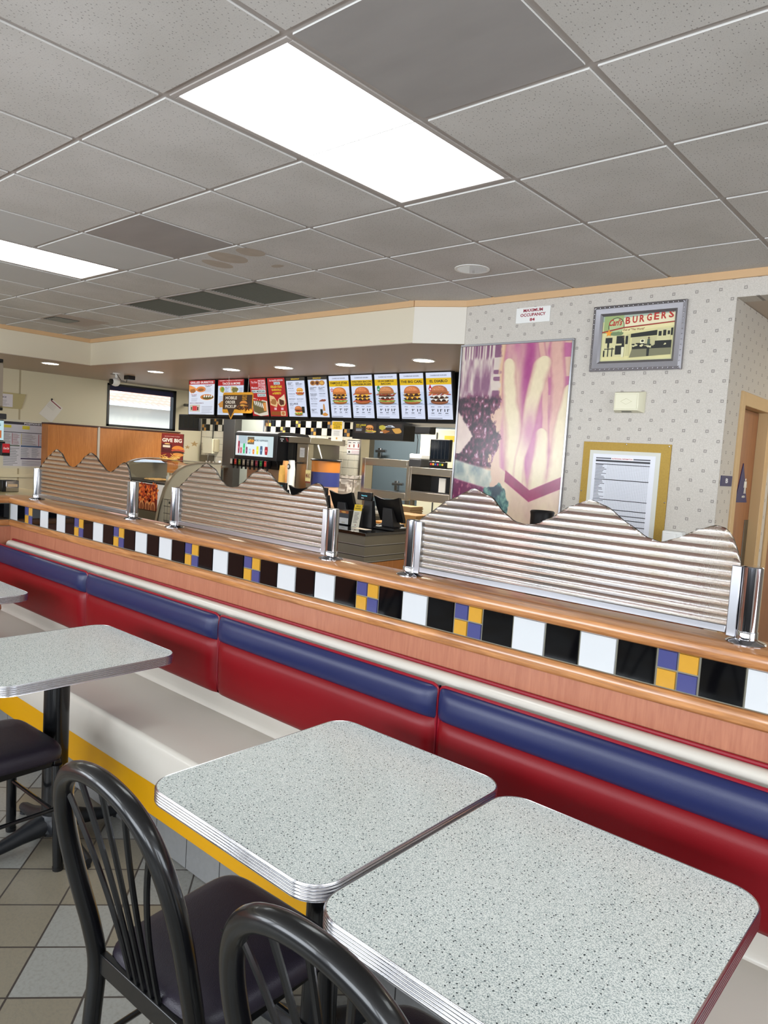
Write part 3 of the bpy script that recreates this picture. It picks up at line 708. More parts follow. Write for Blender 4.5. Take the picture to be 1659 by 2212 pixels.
# ================================================================== WAVY RIBBED SCREENS ON THE PARTITION
WAVE = [(0, .200), (.022, .219), (.115, .284), (.205, .330), (.268, .308), (.319, .260), (.355, .238), (.390, .232), (.425, .238), (.468, .260), (.530, .305), (.585, .329), (.633, .314), (.698, .270), (.750, .239), (.785, .231), (.826, .248), (.878, .279), (.912, .293), (.939, .288), (.958, .262), (.978, .205)]
def wave(u):
    for (a, p), (b, q) in zip(WAVE, WAVE[1:]):
        if u <= b: 
            t = (u-a)/(b-a); t = t*t*(3-2*t)*.35+t*.65; return p+(q-p)*max(0, t)
    return WAVE[-1][1]
YG = 1.985; RP = .0253
def screen(xa, xb, lb):
    W_ = xb-xa
    t = thing('partition_screen', lb, 'partition screen', (xa, YG, 1.178), 'wavy ribbed screens on the oak cap')
    mb = MB(); ncol = 90; z0 = 1.178+.036
    for side in (0, 1):
        rows = []
        zs = [z0+RP*k/7 for k in range(int(.32/RP*7)+1)]
        for z in zs:
            ph = ((z-z0)/RP) % 1.0
            y = YG-.0015-.0040*(1-(2*ph-1)**2) if side == 0 else YG+.0025
            r_ = []
            for c in range(ncol+1):
                u = c/ncol; zt = 1.178+wave(u*.978)
                r_.append((xa+.03+(W_-.06)*u, y, min(z, zt)))
            rows.append(r_ if side == 0 else r_[::-1])
        mb.grid(rows, m_rib)
        if side == 0: front = rows
    back = [q[::-1] for q in rows]; mb.poly([front[0][0], back[0][0], back[0][-1], front[0][-1]], m_rib)
    for k in range(len(front)-1):
        if front[k+1][0][2]-front[k][0][2] > 1e-6: mb.poly([front[k][0], front[k+1][0], back[k+1][0], back[k][0]], m_rib)
        if front[k+1][-1][2]-front[k][-1][2] > 1e-6: mb.poly([front[k][-1], back[k][-1], back[k+1][-1], front[k+1][-1]], m_rib)
    for c in range(ncol):   # top edge strip
        u, v = c/ncol, (c+1)/ncol; A = 1.178+wave(u*.978); B = 1.178+wave(v*.978); xA = xa+.03+(W_-.06)*u; xB = xa+.03+(W_-.06)*v
        mb.poly([(xA, YG-.0040, A), (xB, YG-.0040, B), (xB, YG+.0025, B), (xA, YG+.0025, A)], m_rib)
    mb.build('ribbed_panel', t, merge=.00005, sharp=50, recalc=False, label='translucent ribbed sheet with a wavy top edge')
    mb = MB(); mb.box(xa+.0485, xb-.0485, YG-.0115, YG+.0095, 1.196, 1.216, m_alu_b); mb.build('bottom_channel', t, .002)
    for x in (xa+.024, xb-.054+.006): bx('side_channel', x, x+.024, YG-.012, YG+.01, 1.19, 1.374, m_alu_b, t, .002)
    for x in (xa, xb):
        p = MB().lathe([(0, 1.205), (.0245, 1.205), (.0245, 1.374), (.0215, 1.3765), (0, 1.3765)], (x, YG, 0), m_chrome, 32).build('post', t)
        MB().lathe([(0, 1.178), (.048, 1.178), (.0485, 1.181), (.044, 1.184), (.030, 1.188), (.0265, 1.190), (.0265, 1.209), (.0255, 1.211), (.0246, 1.211)], (x, YG, 0), m_chrome, 36).build('flange', p)
    return t
screen(-1.583, -.472, 'wavy ribbed screen nearest the camera, in front of the wallpapered wall')
screen(-3.083, -1.985, 'middle wavy ribbed screen, in front of the drinks machine')
screen(-4.645, -3.476, 'farthest wavy ribbed screen, in front of the orange wood panels')

# ================================================================== BANQUETTE
BX0, BX1 = XCOR+.01, X_END
bq = thing('banquette', 'long white moulded bench with red and navy vinyl back pads along the tiled low wall', 'bench', (XCOR, 1.6, 0))
mb = MB()
arc = [(1.452+.022-.022*math.cos(a), .438+.026*math.sin(a)) for a in np.linspace(0, PI/2, 8)]
pr = [(1.462, .298), (1.456, .30), (1.4505, .33), (1.4495, .40)]+arc+[(1.60, .458), (1.78, .454), (1.835, .450), (1.846, .448), (1.852, .456), (1.850, .475), (1.842, .50), (1.832, .53), (1.828, .56), (1.84, .58), (1.87, .58), (1.87, .298)]
mb.prism(pr, 'x', BX0, BX1, m_bench); mb.build('seat', bq, sharp=50)
mb = MB(); mb.prism([(1.452, .18), (1.458, .298), (1.87, .298), (1.87, .18)], 'x', BX0, BX1, m_yellow); mb.build('yellow_front_band', bq, .002)
mb = MB(); mb.box(BX0, BX1, 1.522, 1.87, 0, .18, m_dgrout)
x = BX0-.05
while x < BX1: mb.box(max(x+.002, BX0), min(x+.203, BX1), 1.517, 1.523, .004, .176, m_kick); x += .206
mb.build('kick_tiles', bq, smooth=False)
mb = MB(); pr = [(1.898, .58), (1.898, .904), (1.893, .908), (1.872, .9085), (1.860, .905), (1.852, .897), (1.848, .884), (1.8455, .86), (1.842, .58)]
mb.prism(pr, 'x', BX0+.06, BX1, m_bench); mb.build('back_ledge', bq, sharp=60)
MB().tube([(BX0+.05, 1.893, .912), (BX1, 1.893, .912)], .0065, m_pip, 8).build('wall_piping', bq)
seams = [-4.80, -3.575, -2.43, -1.285, -.14, 1.0]
def pad(x0, x1):
    x0 += .004; x1 -= .004
    red = [(1.838, .560), (1.815, .552), (1.797, .556), (1.786, .572), (1.778, .61), (1.774, .66), (1.773, .71), (1.775, .75), (1.781, .772), (1.790, .782)]
    blu = [(1.788, .783), (1.776, .789), (1.768, .802), (1.765, .825), (1.766, .85), (1.771, .870), (1.780, .884), (1.792, .889), (1.806, .889), (1.816, .884), (1.824, .866)]
    us = [0, .006, .014, .03, .06] + list(np.linspace(.12, x1-x0-.12, 14)) + [x1-x0-.06, x1-x0-.03, x1-x0-.014, x1-x0-.006, x1-x0]
    def rows(pr, mid):
        R = []
        for u in us:
            d = min(u, x1-x0-u); e = max(0, 1-d/.05)**2.2; wr = .0012*math.sin(u*31)*math.sin(u*17+1)
            R.append([(x0+u, y+(1.815-y)*e*.55+wr*.6, z) for y, z in pr])
        return R
    mb = MB(); mb.grid(rows(red, .66), m_red)
    for xx in (x0, x1): pass
    p = mb.build('back_pad', bq, sharp=70, label='red vinyl back pad')
    mb = MB(); mb.grid(rows(blu, .83), m_blue); mb.build('headroll', p, sharp=70, label='navy vinyl top roll of the pad')
    bxm = MB(); bxm.box(x0+.004, x1-.004, 1.81, 1.828, .56, .866, m_red); bxm.build('core', p)
    c = [(x0+.002, 1.812, .566)]+[(x0+.002, 1.800, z) for z in (.62, .74, .86, .880)]+[(x0+.008, 1.797, .888), (x0+.02, 1.797, .892), (x1-.02, 1.797, .892), (x1-.008, 1.797, .888)]+[(x1-.002, 1.800, z) for z in (.880, .86, .74, .62)]+[(x1-.002, 1.812, .566)]
    MB().tube(c, .0052, m_pip, 8).build('piping', p)
for a, b in zip(seams, seams[1:]): pad(a, b)

# ================================================================== TABLES
def rrect(x0, x1, y0, y1, r, n=9):
    P = []
    for cx_, cy_, a in ((x1-r, y1-r, 0), (x0+r, y1-r, PI/2), (x0+r, y0+r, PI), (x1-r, y0+r, 1.5*PI)):
        P += [(cx_+r*math.cos(a+PI/2*k/n), cy_+r*math.sin(a+PI/2*k/n)) for k in range(n+1)]
    return P
TW, TD = .612, .69
def make_table(cx_, cy_, lb):
    t = thing('dining_table', lb, 'table', (cx_, cy_, 0), 'speckled laminate tables along the bench')
    x0, x1, y0, y1 = cx_-TW/2, cx_+TW/2, cy_-TD/2, cy_+TD/2
    mb = MB(); mb.prism(rrect(x0+.003, x1-.003, y0+.003, y1-.003, .068), 'z', .726, .7602, m_table); tp = mb.build('tabletop', t, smooth=True, sharp=30)
    prof = [(-.004, .7595), (-.0008, .7608), (0, .7595)]
    for k in range(5):
        z = .7585-.0068*k; prof += [(.0, z), (.0016, z-.0012), (.0022, z-.0028), (.0016, z-.0044), (-.0006, z-.0054)]
    prof += [(0, .7235), (-.004, .7225)]
    rows = []
    for d, z in prof: rows.append([(x, y, z) for x, y in rrect(x0-d, x1+d, y0-d, y1+d, .07+d)])
    mb = MB(); mb.grid(rows, m_alu, close=True); mb.build('edge_band', tp, sharp=60, label='ribbed aluminium edge band')
    mb = MB(); mb.lathe([(0, .03), (.047, .03), (.047, .70), (0, .70)], (cx_, cy_, 0), m_blackmetal, 28); mb.build('column', t)
    mb = MB(); mb.box(cx_-.2, cx_+.2, cy_-.03, cy_+.03, .700, .7255, m_castiron); mb.box(cx_-.03, cx_+.03, cy_-.2, cy_+.2, .700, .7255, m_castiron); mb.build('support_plate', t, .003)
    mb = MB()
    for a in range(4):
        c, s = math.cos(a*PI/2), math.sin(a*PI/2); path = []; rr = []
        for q, z, r_ in ((.0, .075, .05), (.06, .070, .042), (.13, .052, .030), (.2, .036, .024), (.262, .028, .021), (.285, .024, .017)):
            path.append((cx_+c*q, cy_+s*q, z)); rr.append(r_)
        mb.tube(path, rr, m_castiron, 12)
        mb.lathe([(0, .001), (.018, .001), (.018, .012), (.0, .014)], (cx_+c*.27, cy_+s*.27, 0), m_castiron, 14)
    mb.lathe([(0, .05), (.062, .05), (.058, .10), (.05, .115), (0, .115)], (cx_, cy_, 0), m_castiron, 24)
    mb.build('cross_base', t)
    return t
T2 = make_table(-1.223, 1.273, 'speckled white table in the middle, butted against the table nearest the camera')
dup(T2, (-.592, 1.238, 0), 'speckled white table nearest the camera at the lower right')
dup(T2, (-2.722, 1.258, 0), 'speckled white table further left with its black column visible')
dup(T2, (-4.09, 1.262, 0), 'speckled white table farthest away, just its corner at the left edge of the photo')

# ================================================================== CHAIRS
def make_chair(lb):
    t = thing('dining_chair', lb, 'chair', (0, 0, 0), 'black metal chairs with plum vinyl seats')
    R_ = .0205
    def arch(u):            # back frame centre line, u from 0 (left seat level) to 1 (right); returns x, y, z
        pass
    Wb, Wm, zt = .172, .192, .872
    # half outline from the floor up to the crown (x offset, z)
    half = [(.185, .012), (.182, .15), (.178, .30), (.176, .42), (.179, .50), (.186, .58), (.190, .65), (.186, .715), (.170, .775), (.142, .822), (.102, .852), (.052, .868), (0, .873)]
    half = [(x*1.04, z if z < .45 else .45+(z-.45)*1.185) for x, z in half]
    def yb(z): return -.19-(.101*max(0, (z-.45)/.42) if z > .45 else 0)-(.035*((.45-z)/.45)**1.5 if z < .45 else 0)
    pts = [(-x, yb(z), z) for x, z in half]+[(x, yb(z), z) for x, z in half[::-1][1:]]
    # smooth with a Catmull-Rom pass
    P = [Vector(p) for p in pts]; S = []
    for i in range(len(P)-1):
        a, b, c, d = P[max(i-1, 0)], P[i], P[i+1], P[min(i+2, len(P)-1)]
        for k in range(6):
            q = k/6; S.append(.5*((2*b)+(c-a)*q+(2*a-5*b+4*c-d)*q*q+(-a+3*b-3*c+d)*q**3))
    S.append(P[-1])
    MB().tube(S, R_, m_blackmetal, 18).build('back_frame', t)
    def edge(x):   # crown height of the frame's inside at offset x
        best = min((s for s in S if s.z > .6), key=lambda s: abs(s.x-x)); return best
    for k, (xb, xt, bow) in enumerate(((-.052, -.156, -.012), (-.027, -.082, -.004), (0, 0, 0), (.027, .082, .004), (.052, .156, .012))):
        e = edge(xt); A = Vector((xb, yb(.45)+.004, .452)); B = Vector((e.x, e.y, e.z-.004)); pth = []
        for q in np.linspace(0, 1, 14):
            s = q*q*(3-2*q); x = xb+(xt-xb)*(q**2.1); z = A.z+(B.z-A.z)*q; pth.append((x, yb(z)+.002, z))
        MB().tube(pth, .0062, m_blackmetal, 8).build('spindle', t)
    mb = MB(); mb.box(-.165, .165, -.196, -.178, .405, .452, m_blackmetal); mb.build('back_rail', t, .003)
    # seat pad
    mb = MB(); rows = []; n = 44
    def ring(sc_, z, dz=0):
        r_ = []
        for k in range(n):
            a = 2*PI*k/n; c, s = math.cos(a), math.sin(a); e = .32
            x = math.copysign(abs(c)**e, c); y = math.copysign(abs(s)**e, s)
            wd = .178+.030*(y+1)/2; r_.append((x*wd*sc_, .012+y*.198*sc_, z))
        return r_
    for sc_, z in ((.94, .418), (.985, .421), (1.0, .432), (1.0, .446), (.985, .458), (.955, .467), (.90, .473), (.75, .479), (.5, .482), (.2, .483), (.02, .483)): rows.append(ring(sc_, z))
    mb.grid(rows, m_vinyl, close=True); mb.build('seat', t, sharp=80, label='plum coloured vinyl seat pad')
    mb = MB(); mb.box(-.165, .165, -.18, -.155, .395, .418, m_blackmetal); mb.box(-.185, .185, .165, .19, .395, .418, m_blackmetal)
    mb.box(-.18, -.155, -.155, .165, .395, .418, m_blackmetal); mb.box(.155, .18, -.155, .165, .395, .418, m_blackmetal); mb.build('seat_frame', t, .003)
    for s in (-1, 1):
        MB().tube([(s*.18, .178, .40), (s*.186, .182, .2), (s*.192, .186, .014)], .0185, m_blackmetal, 14).build('leg', t)
        MB().tube([(s*.18, -.20, .235), (s*.185, .181, .235)], .0075, m_blackmetal, 8).build('stretcher', t)
        for y, x in ((.186, .192), (-.225, .185)): MB().lathe([(0, 0), (.019, 0), (.020, .014), (0, .014)], (s*x, y, 0), m_black, 12).build('foot', t)
    MB().tube([(-.18, .18, .215), (.18, .18, .215)], .0075, m_blackmetal, 8).build('stretcher', t)
    return t
C1 = make_chair('black arched back chair in the centre foreground, drawn up to the middle table')
CHX = -1.268; CHY = .972
C1.location = (CHX, CHY, 0); C1.rotation_euler = (0, 0, .04)
dup(C1, (CHX+.608, CHY-.02, 0), 'black arched back chair at the bottom edge, before the table nearest the camera')
dup(C1, (-2.69, .985, 0), 'black chair at the left edge, only its seat and legs showing')

# ================================================================== ON THE WALLPAPERED WALL
EY = YW-.0005
def wallG(x0, z0, y=EY-.0002, lit=0): return G((x0, y, z0), (1, 0, 0), (0, 0, 1), lit)
# occupancy sign
t = thing('occupancy_sign', 'small white maximum occupancy sign with dark red lettering, high on the wallpaper', 'sign', (-2.653, YW-.006, 2.543))
bx('plate', -2.653, -2.397, YW-.006, YW, 2.543, 2.645, m_white, t, .001)
g = wallG(-2.653, 2.543, YW-.0065); R_ = (150, 20, 50)
g.text('MAXIMUM', .055, .072, .146, .021, R_); g.text('OCCUPANCY', .034, .042, .190, .021, R_); g.text('84', .108, .010, .038, .021, R_); g.build('lettering', t)

# framed vintage photograph
FX0, FX1, FZ0, FZ1 = -2.080, -1.512, 2.202, 2.602
t = thing('framed_picture', 'silver studded frame holding an old burger stand photograph', 'picture', (FX0, YW-.03, FZ0))
mb = MB(); q = .062; cs = [(FX0, FZ0), (FX1, FZ0), (FX1, FZ1), (FX0, FZ1)]; ci = [(FX0+q, FZ0+q), (FX1-q, FZ0+q), (FX1-q, FZ1-q), (FX0+q, FZ1-q)]
cm = [(FX0+.018, FZ0+.018), (FX1-.018, FZ0+.018), (FX1-.018, FZ1-.018), (FX0+.018, FZ1-.018)]; cn = [((a[0]*2+b[0])/3, (a[1]*2+b[1])/3) for a, b in zip(ci, cm)]
rows = [[(a, YW, b) for a, b in cs], [(a, YW-.024, b) for a, b in cs], [(a, YW-.030, b) for a, b in cm], [(a, YW-.026, b) for a, b in cn], [(a, YW-.016, b) for a, b in ci], [(a, YW-.010, b) for a, b in ci]]
mb.grid(rows, m_silver, close=True); fr = mb.build('frame', t, sharp=25)
mb = MB()
for s0, s1, n in ((cs[0], cs[1], 19), (cs[3], cs[2], 19), (cs[0], cs[3], 13), (cs[1], cs[2], 13)):
    for k in range(n):
        u = (k+.5)/n; x = s0[0]+(s1[0]-s0[0])*u; z = s0[1]+(s1[1]-s0[1])*u
        x = min(max(x, FX0+.010), FX1-.010); z = min(max(z, FZ0+.010), FZ1-.010)
        mb.lathe([(.0042, YW-.029), (.0035, YW-.0325), (.0, YW-.0335)], (x, 0, z), m_chrome, 8, 'y')
mb.build('studs', fr)
AW, AH = FX1-FX0-2*q, FZ1-FZ0-2*q; g = wallG(FX0+q, FZ0+q, YW-.0105)
U = lambda a: a*AW; V_ = lambda a: a*AH
CR, BK, RD, GN = (214, 206, 150), (26, 28, 24), (176, 44, 34), (150, 168, 110)
g.rect(0, 0, AW, AH, (200, 198, 150)); g.rect(U(.02), V_(.03), U(.98), V_(.97), CR); g.rect(0, V_(.88), AW, AH, (160, 176, 160)); g.rect(U(.02), V_(.62), U(.3), V_(1), GN)
g.poly([(U(.3), V_(.70)), (AW, V_(.80)), (AW, V_(.98)), (U(.3), V_(.94))], (226, 216, 180)); g.ell(U(.2), V_(.76), U(.115), V_(.2), BK, 26); g.ell(U(.2), V_(.765), U(.105), V_(.18), (176, 190, 140), 26)
g.text("Carl's", U(.08), V_(.78), U(.19), V_(.15), RD, .25)
for k, ch in enumerate('BURGERS'): g.text(ch, U(.325+.098*k), V_(.80+.012*k), U(.068), V_(.155), RD)
g.poly([(0, V_(.66)), (U(.3), V_(.74)), (AW, V_(.80)), (AW, V_(.775)), (U(.3), V_(.71)), (0, V_(.63))], (150, 44, 34))
g.poly([(U(.28), V_(.62)), (AW, V_(.70)), (AW, V_(.77)), (U(.3), V_(.71))], (224, 214, 160)); g.text('Out of "This World"', U(.30), V_(.655), U(.30), V_(.045), (120, 70, 30), .1)
g.poly(star_pts(U(.1), V_(.62), .026), (230, 150, 40)); g.ell(U(.22), V_(.60), U(.09), V_(.05), (110, 130, 90), 14, jag=.2)
g.rect(U(.04), V_(.10), U(.36), V_(.56), (206, 200, 150)); g.rect(U(.36), V_(.10), U(.41), V_(.58), (196, 190, 140))
g.poly([(U(.42), V_(.58)), (AW-.006, V_(.66)), (AW-.006, V_(.50)), (U(.78), V_(.52)), (U(.42), V_(.5))], BK); g.rect(U(.44), V_(.3), U(.78), V_(.5), (190, 184, 140)); g.rect(U(.78), V_(.34), U(.96), V_(.66), (202, 196, 150))
for a, b, c, e in ((.06, .40, .16, .52), (.09, .30, .12, .40), (.22, .38, .33, .55), (.21, .14, .32, .34), (.05, .26, .2, .28), (.1, .1, .115, .3), (.16, .1, .175, .3), (.35, .36, .385, .54), (.80, .5, .84, .6), (.86, .5, .90, .62), (.92, .52, .95, .6), (.45, .24, .98, .30), (.5, .30, .62, .37), (.76, .24, .98, .40), (.04, .1, .06, .24)): g.rect(U(a), V_(b), U(c), V_(e), BK)
g.poly([(U(.42), V_(.06)), (U(.98), V_(.10)), (U(.98), V_(.24)), (U(.45), V_(.24))], (120, 118, 90))
g.rect(U(.56), V_(.36), U(.62), V_(.44), (230, 226, 190)); g.ell(U(.59), V_(.41), U(.02), V_(.025), BK, 10)
for a, b in ((.655, 1), (.30, 0)):
    g.ell(U(a+.02), V_(.47 if b else .52), U(.012), V_(.025), (90, 70, 50), 10); g.poly([(U(a), V_(.30)), (U(a+.04), V_(.30)), (U(a+.036), V_(.445)), (U(a+.004), V_(.445))], (70, 84, 70) if b else BK); g.poly([(U(a+.004), V_(.08)), (U(a+.036), V_(.08)), (U(a+.04), V_(.30)), (U(a), V_(.30))], BK if b else (220, 216, 180))
for k in range(16): g.ell(U(random.uniform(.46, .96)), V_(random.uniform(.26, .34)), U(.02), V_(.02), random.choice([BK, (210, 204, 160)]), 8, jag=.3)
g.build('photograph', t)

# detector box
t = thing('wall_alarm_box', 'small ivory box with an embossed diamond, below the silver picture frame', 'alarm', (-1.89, YW, 1.95))
mb = MB(); a = (-1.893, -1.71, 1.948, 2.075); b = (-1.885, -1.735, 1.960, 2.066)
rows = [[(x, YW, z) for x, z in ((a[0], a[2]), (a[1], a[2]), (a[1], a[3]), (a[0], a[3]))], [(x, YW-.012, z) for x, z in ((a[0], a[2]), (a[1], a[2]), (a[1], a[3]), (a[0], a[3]))], [(x, YW-.05, z) for x, z in ((b[0], b[2]), (b[1], b[2]), (b[1], b[3]), (b[0], b[3]))]]
V = mb.grid(rows, m_ivory, close=True); mb.face(V[-1], m_ivory); bd = mb.build('housing', t, .002)
mb = MB(); mb.tube([(-1.81+.035*c, YW-.051, 2.013+.018*s) for c, s in ((1, 0), (0, 1), (-1, 0), (0, -1))], .0014, m_ivory, 6, closed=True)
mb.tube([(-1.878, YW-.051, 1.968), (-1.742, YW-.051, 1.968), (-1.742, YW-.051, 2.058), (-1.878, YW-.051, 2.058)], .0012, m_ivory, 6, closed=True); mb.build('embossing', bd)
bx('speaker_slots', -1.84, -1.78, YW-.034, YW-.02, 1.9495, 1.952, m_dark, bd)

# gold notice board with nutrition sheet
t = thing('notice_board', 'gold bordered board with a nutrition chart, to the right of the big food poster', 'notice board', (-2.08, YW, 1.02))
bx('gold_backing', -2.080, -1.527, YW-.008, YW, 1.02, 1.764, m_gold, t, .001)
bx('mount', -2.032, -1.585, YW-.010, YW-.008, 1.07, 1.712, mat('pale_mount', (206, 206, 196), .6), t)
g = wallG(-2.008, 1.09, YW-.0105); PW, PH = .395, .60
g.rect(0, 0, PW, PH, (222, 224, 232)); g.rect(.02, PH-.030, PW-.03, PH-.022, (90, 90, 96)); g.rect(.12, PH-.034, .26, PH-.018, (238, 238, 240)); g.text('NUTRITIONAL INFORMATION', .125, PH-.031, .13, .009, (170, 20, 40))
g.rect(.02, PH-.048, PW-.03, PH-.036, (50, 50, 54))
g.k += 1
for k in range(58): g.rect(.02, PH-.056-.0088*k, PW-.03, PH-.0548-.0088*k, (150, 152, 158), False)
for k in range(26): u = .10+.0103*k; g.rect(u, .03, u+.001, PH-.05, (150, 152, 158), False)
g.k += 1
for z in (.535, .44, .315, .255, .222, .196, .160, .105, .06): g.rect(.02, z, PW-.03, z+.0045, (34, 34, 38), False)
g.lines(.022, .095, .035, PH-.06, 56, (110, 112, 118), .45, .6)
g.build('nutrition_chart', t)
mb = MB()
for x, z in ((-1.80, 1.755), (-1.54, 1.752), (-2.07, 1.45), (-1.537, 1.42)): mb.lathe([(.005, YW-.008), (.004, YW-.011), (0, YW-.012)], (x, 0, z), m_chrome, 10, 'y')
mb.build('pins', t)
# white dispenser low on the wall
t = thing('towel_dispenser', 'white wall dispenser peeking over the dip of the nearest screen', 'dispenser', (-1.5, YW, 1.0))
bx('body', -1.515, -1.40, YW-.07, YW, 1.0, 1.262, m_white, t, .008); bx('cover', -1.508, -1.43, YW-.078, YW-.07, 1.01, 1.25, m_white, t, .004)

# the big food poster
PX0, PX1, PZ0, PZ1 = -3.085, -2.200, 1.12, 2.420
t = thing('food_poster', 'large faded magenta poster of a burger and fries in a thin metal frame', 'poster', (PX0, YW-.02, PZ0))
mb = MB(); f = .014
for a, b, c, e in ((PX0, PX1, PZ0, PZ0+f), (PX0, PX1, PZ1-f, PZ1), (PX0, PX0+f, PZ0+f, PZ1-f), (PX1-f, PX1, PZ0+f, PZ1-f)): mb.box(a, b, YW-.022, YW-.0005, c, e, m_alu_b)
mb.build('frame', t, .002)
def nz(u, v, s, seed):
    r = np.random.default_rng(seed); out = 0*u
    for o in range(4):
        n = int(s*2**o)+2; g_ = r.random((n+1, n+1)); x = u*n; y = v*n; i = np.clip(x.astype(int), 0, n-1); j = np.clip(y.astype(int), 0, n-1); fx = x-i; fy = y-j
        fx = fx*fx*(3-2*fx); fy = fy*fy*(3-2*fy)
        out = out+(g_[j, i]*(1-fx)*(1-fy)+g_[j, i+1]*fx*(1-fy)+g_[j+1, i]*(1-fx)*fy+g_[j+1, i+1]*fx*fy)*.5**o
    return out/1.875
def poster(u, v):
    C_ = lambda *c: np.array(c, float)
    def mx(a, b, t): t = np.clip(t, 0, 1)[..., None]; return a*(1-t)+b*t
    def soft(d, w_): return np.clip(.5-d/w_, 0, 1)
    n1, n2, n3 = nz(u, v, 5, 1), nz(u, v, 14, 2), nz(u, v, 44, 3); nb = nz(u*1.3, v*.5, 4, 21)
    im = mx(C_(196, 112, 156)+0*u[..., None], C_(222, 188, 168), (nb-.30)*2.6)
    im = mx(im, C_(176, 72, 138), np.exp(-((u-.665+.04*(v-.4))/.045)**2)*(.35+n2)*np.clip((v-.2)/.1, 0, 1))
    im = mx(im, C_(168, 66, 134), np.exp(-((u-.64)/.05)**2-((v-.86)/.16)**2)*.9)
    # fries: (bottom u, v), (top u, v), half widths at bottom and top, tone
    for (bu, bv), (tu, tv), wb, wt, tone in (((.36, .5), (.385, 1.1), .05, .04, 1), ((.92, .6), (.86, 1.2), .07, .06, 2), ((.80, .75), (.70, 1.2), .03, .03, 2), ((.95, .24), (1.0, .78), .10, .05, 0), ((.62, .22), (.45, .925), .10, .055, 0), ((.66, .52), (.765, .93), .055, .085, 0), ((.80, .22), (.80, .555), .085, .05, 0)):
        t = np.clip((v-bv)/(tv-bv), -.3, 1.2); c0 = bu+(tu-bu)*t+.008*np.sin(v*16+bu*9); w_ = wb+(wt-wb)*t
        cap = np.clip((v-(tv-wt*.62))/(wt*.62), 0, 1); w_ = w_*np.sqrt(np.clip(1-cap**2, 0, 1))
        d = np.abs(u-c0)-w_; k = soft(d, .018)*(v < tv)*(v > bv-.3)
        q = 1-(np.abs(u-c0)/np.maximum(w_, 1e-3))**2
        base = [C_(238, 226, 188), C_(230, 196, 160), C_(224, 180, 166)][tone]; dark = [C_(206, 158, 150), C_(200, 140, 130), C_(186, 110, 140)][tone]
        im = im*(1-k[..., None])+mx(dark+0*u[..., None], base, q*1.25+.15+(n2-.5)*.7)*k[..., None]
    im = mx(im, C_(196, 112, 160), np.exp(-((u-.69)/.07)**2-((v-.54)/.10)**2)*.75)
    # box with a magenta chevron
    top = np.where(u < .73, .315-(u-.52)*.42, .225+(u-.73)*.31); low = top-.062
    box = soft(v-(top-.01), .006)*(u > .44-.02*n2); im = im*(1-box[..., None])+mx(C_(238, 220, 186)+0*u[..., None], C_(214, 178, 166), (n1-.3)*1.6)*box[..., None]
    ch = soft(v-top, .005)*soft(low-v, .005)*(u > .50); im = im*(1-ch[..., None])+mx(C_(164, 8, 92)+0*u[..., None], C_(140, 8, 84), n2)*ch[..., None]
    # cream strip between meat and fries
    st = soft(np.abs(u-.40-.02*np.sin(v*9))-.05, .03)*soft(v-.66, .05); im = im*(1-st[..., None])+mx(C_(236, 214, 184)+0*u[..., None], C_(220, 180, 160), n1)*st[..., None]
    rough = .035*(n3-.5)*2+.05*(n2-.5)
    bun = soft(u-(.385+rough*.6), .02)*soft(.70-v+rough, .02); bc = mx(C_(138, 92, 122)+0*u[..., None], C_(220, 208, 196), (nz(u*3.2, v*1.1, 6, 9)-.30)*2.6); bc = mx(bc, C_(116, 50, 92), np.clip((.76-v)/.05, 0, 1)*(n2 > .5)*.8); im = im*(1-bun[..., None])+bc*bun[..., None]
    meat = soft(u-(.385+.04*np.sin(v*27+1)+rough*1.4), .014)*soft(v-.72-rough*.5, .02)*soft(.33-v, .02); mc = mx(C_(48, 22, 44)+0*u[..., None], C_(140, 68, 96), (n3-.38)*3.0); mc = mx(mc, C_(206, 176, 196), (n3-.68)*9); im = im*(1-meat[..., None])+mc*meat[..., None]
    wd = soft(u-.16-rough*.4+np.abs(v-.50)*1.1, .02)*(v > .40); im = im*(1-wd[..., None])+mx(C_(206, 176, 176)+0*u[..., None], C_(238, 226, 210), n1*1.3)*wd[..., None]
    on = soft(u-.365-rough*.4, .015)*soft(v-(.365-.14*u), .012)*soft((.255-.12*u)-v, .012); im = im*(1-on[..., None])+mx(C_(140, 160, 160)+0*u[..., None], C_(226, 228, 208), (n2-.25)*1.9)*on[..., None]
    sa = soft(u-.32, .02)*soft(v-(.255-.12*u), .01)*soft(.10-v, .02); im = im*(1-sa[..., None])+mx(C_(112, 16, 80)+0*u[..., None], C_(180, 92, 124), (n3-.5)*4)*sa[..., None]
    d = ((u-.42)/.13)**2+((v-.135)/.115)**2+(nz(u, v, 9, 8)-.5)*2.4; lt = soft(d-1, .12); im = im*(1-lt[..., None])+mx(C_(26, 60, 76)+0*u[..., None], C_(120, 172, 156), (nz(u, v, 22, 12)-.38)*3)*lt[..., None]
    return im*np.array([.92, .90, .90])+(n3[..., None]-.5)*10
canvas('print', (PX0+f, YW-.012, PZ0+f), (1, 0, 0), (0, 0, 1), PX1-PX0-2*f, PZ1-PZ0-2*f, 300, 430, poster, t, .22)

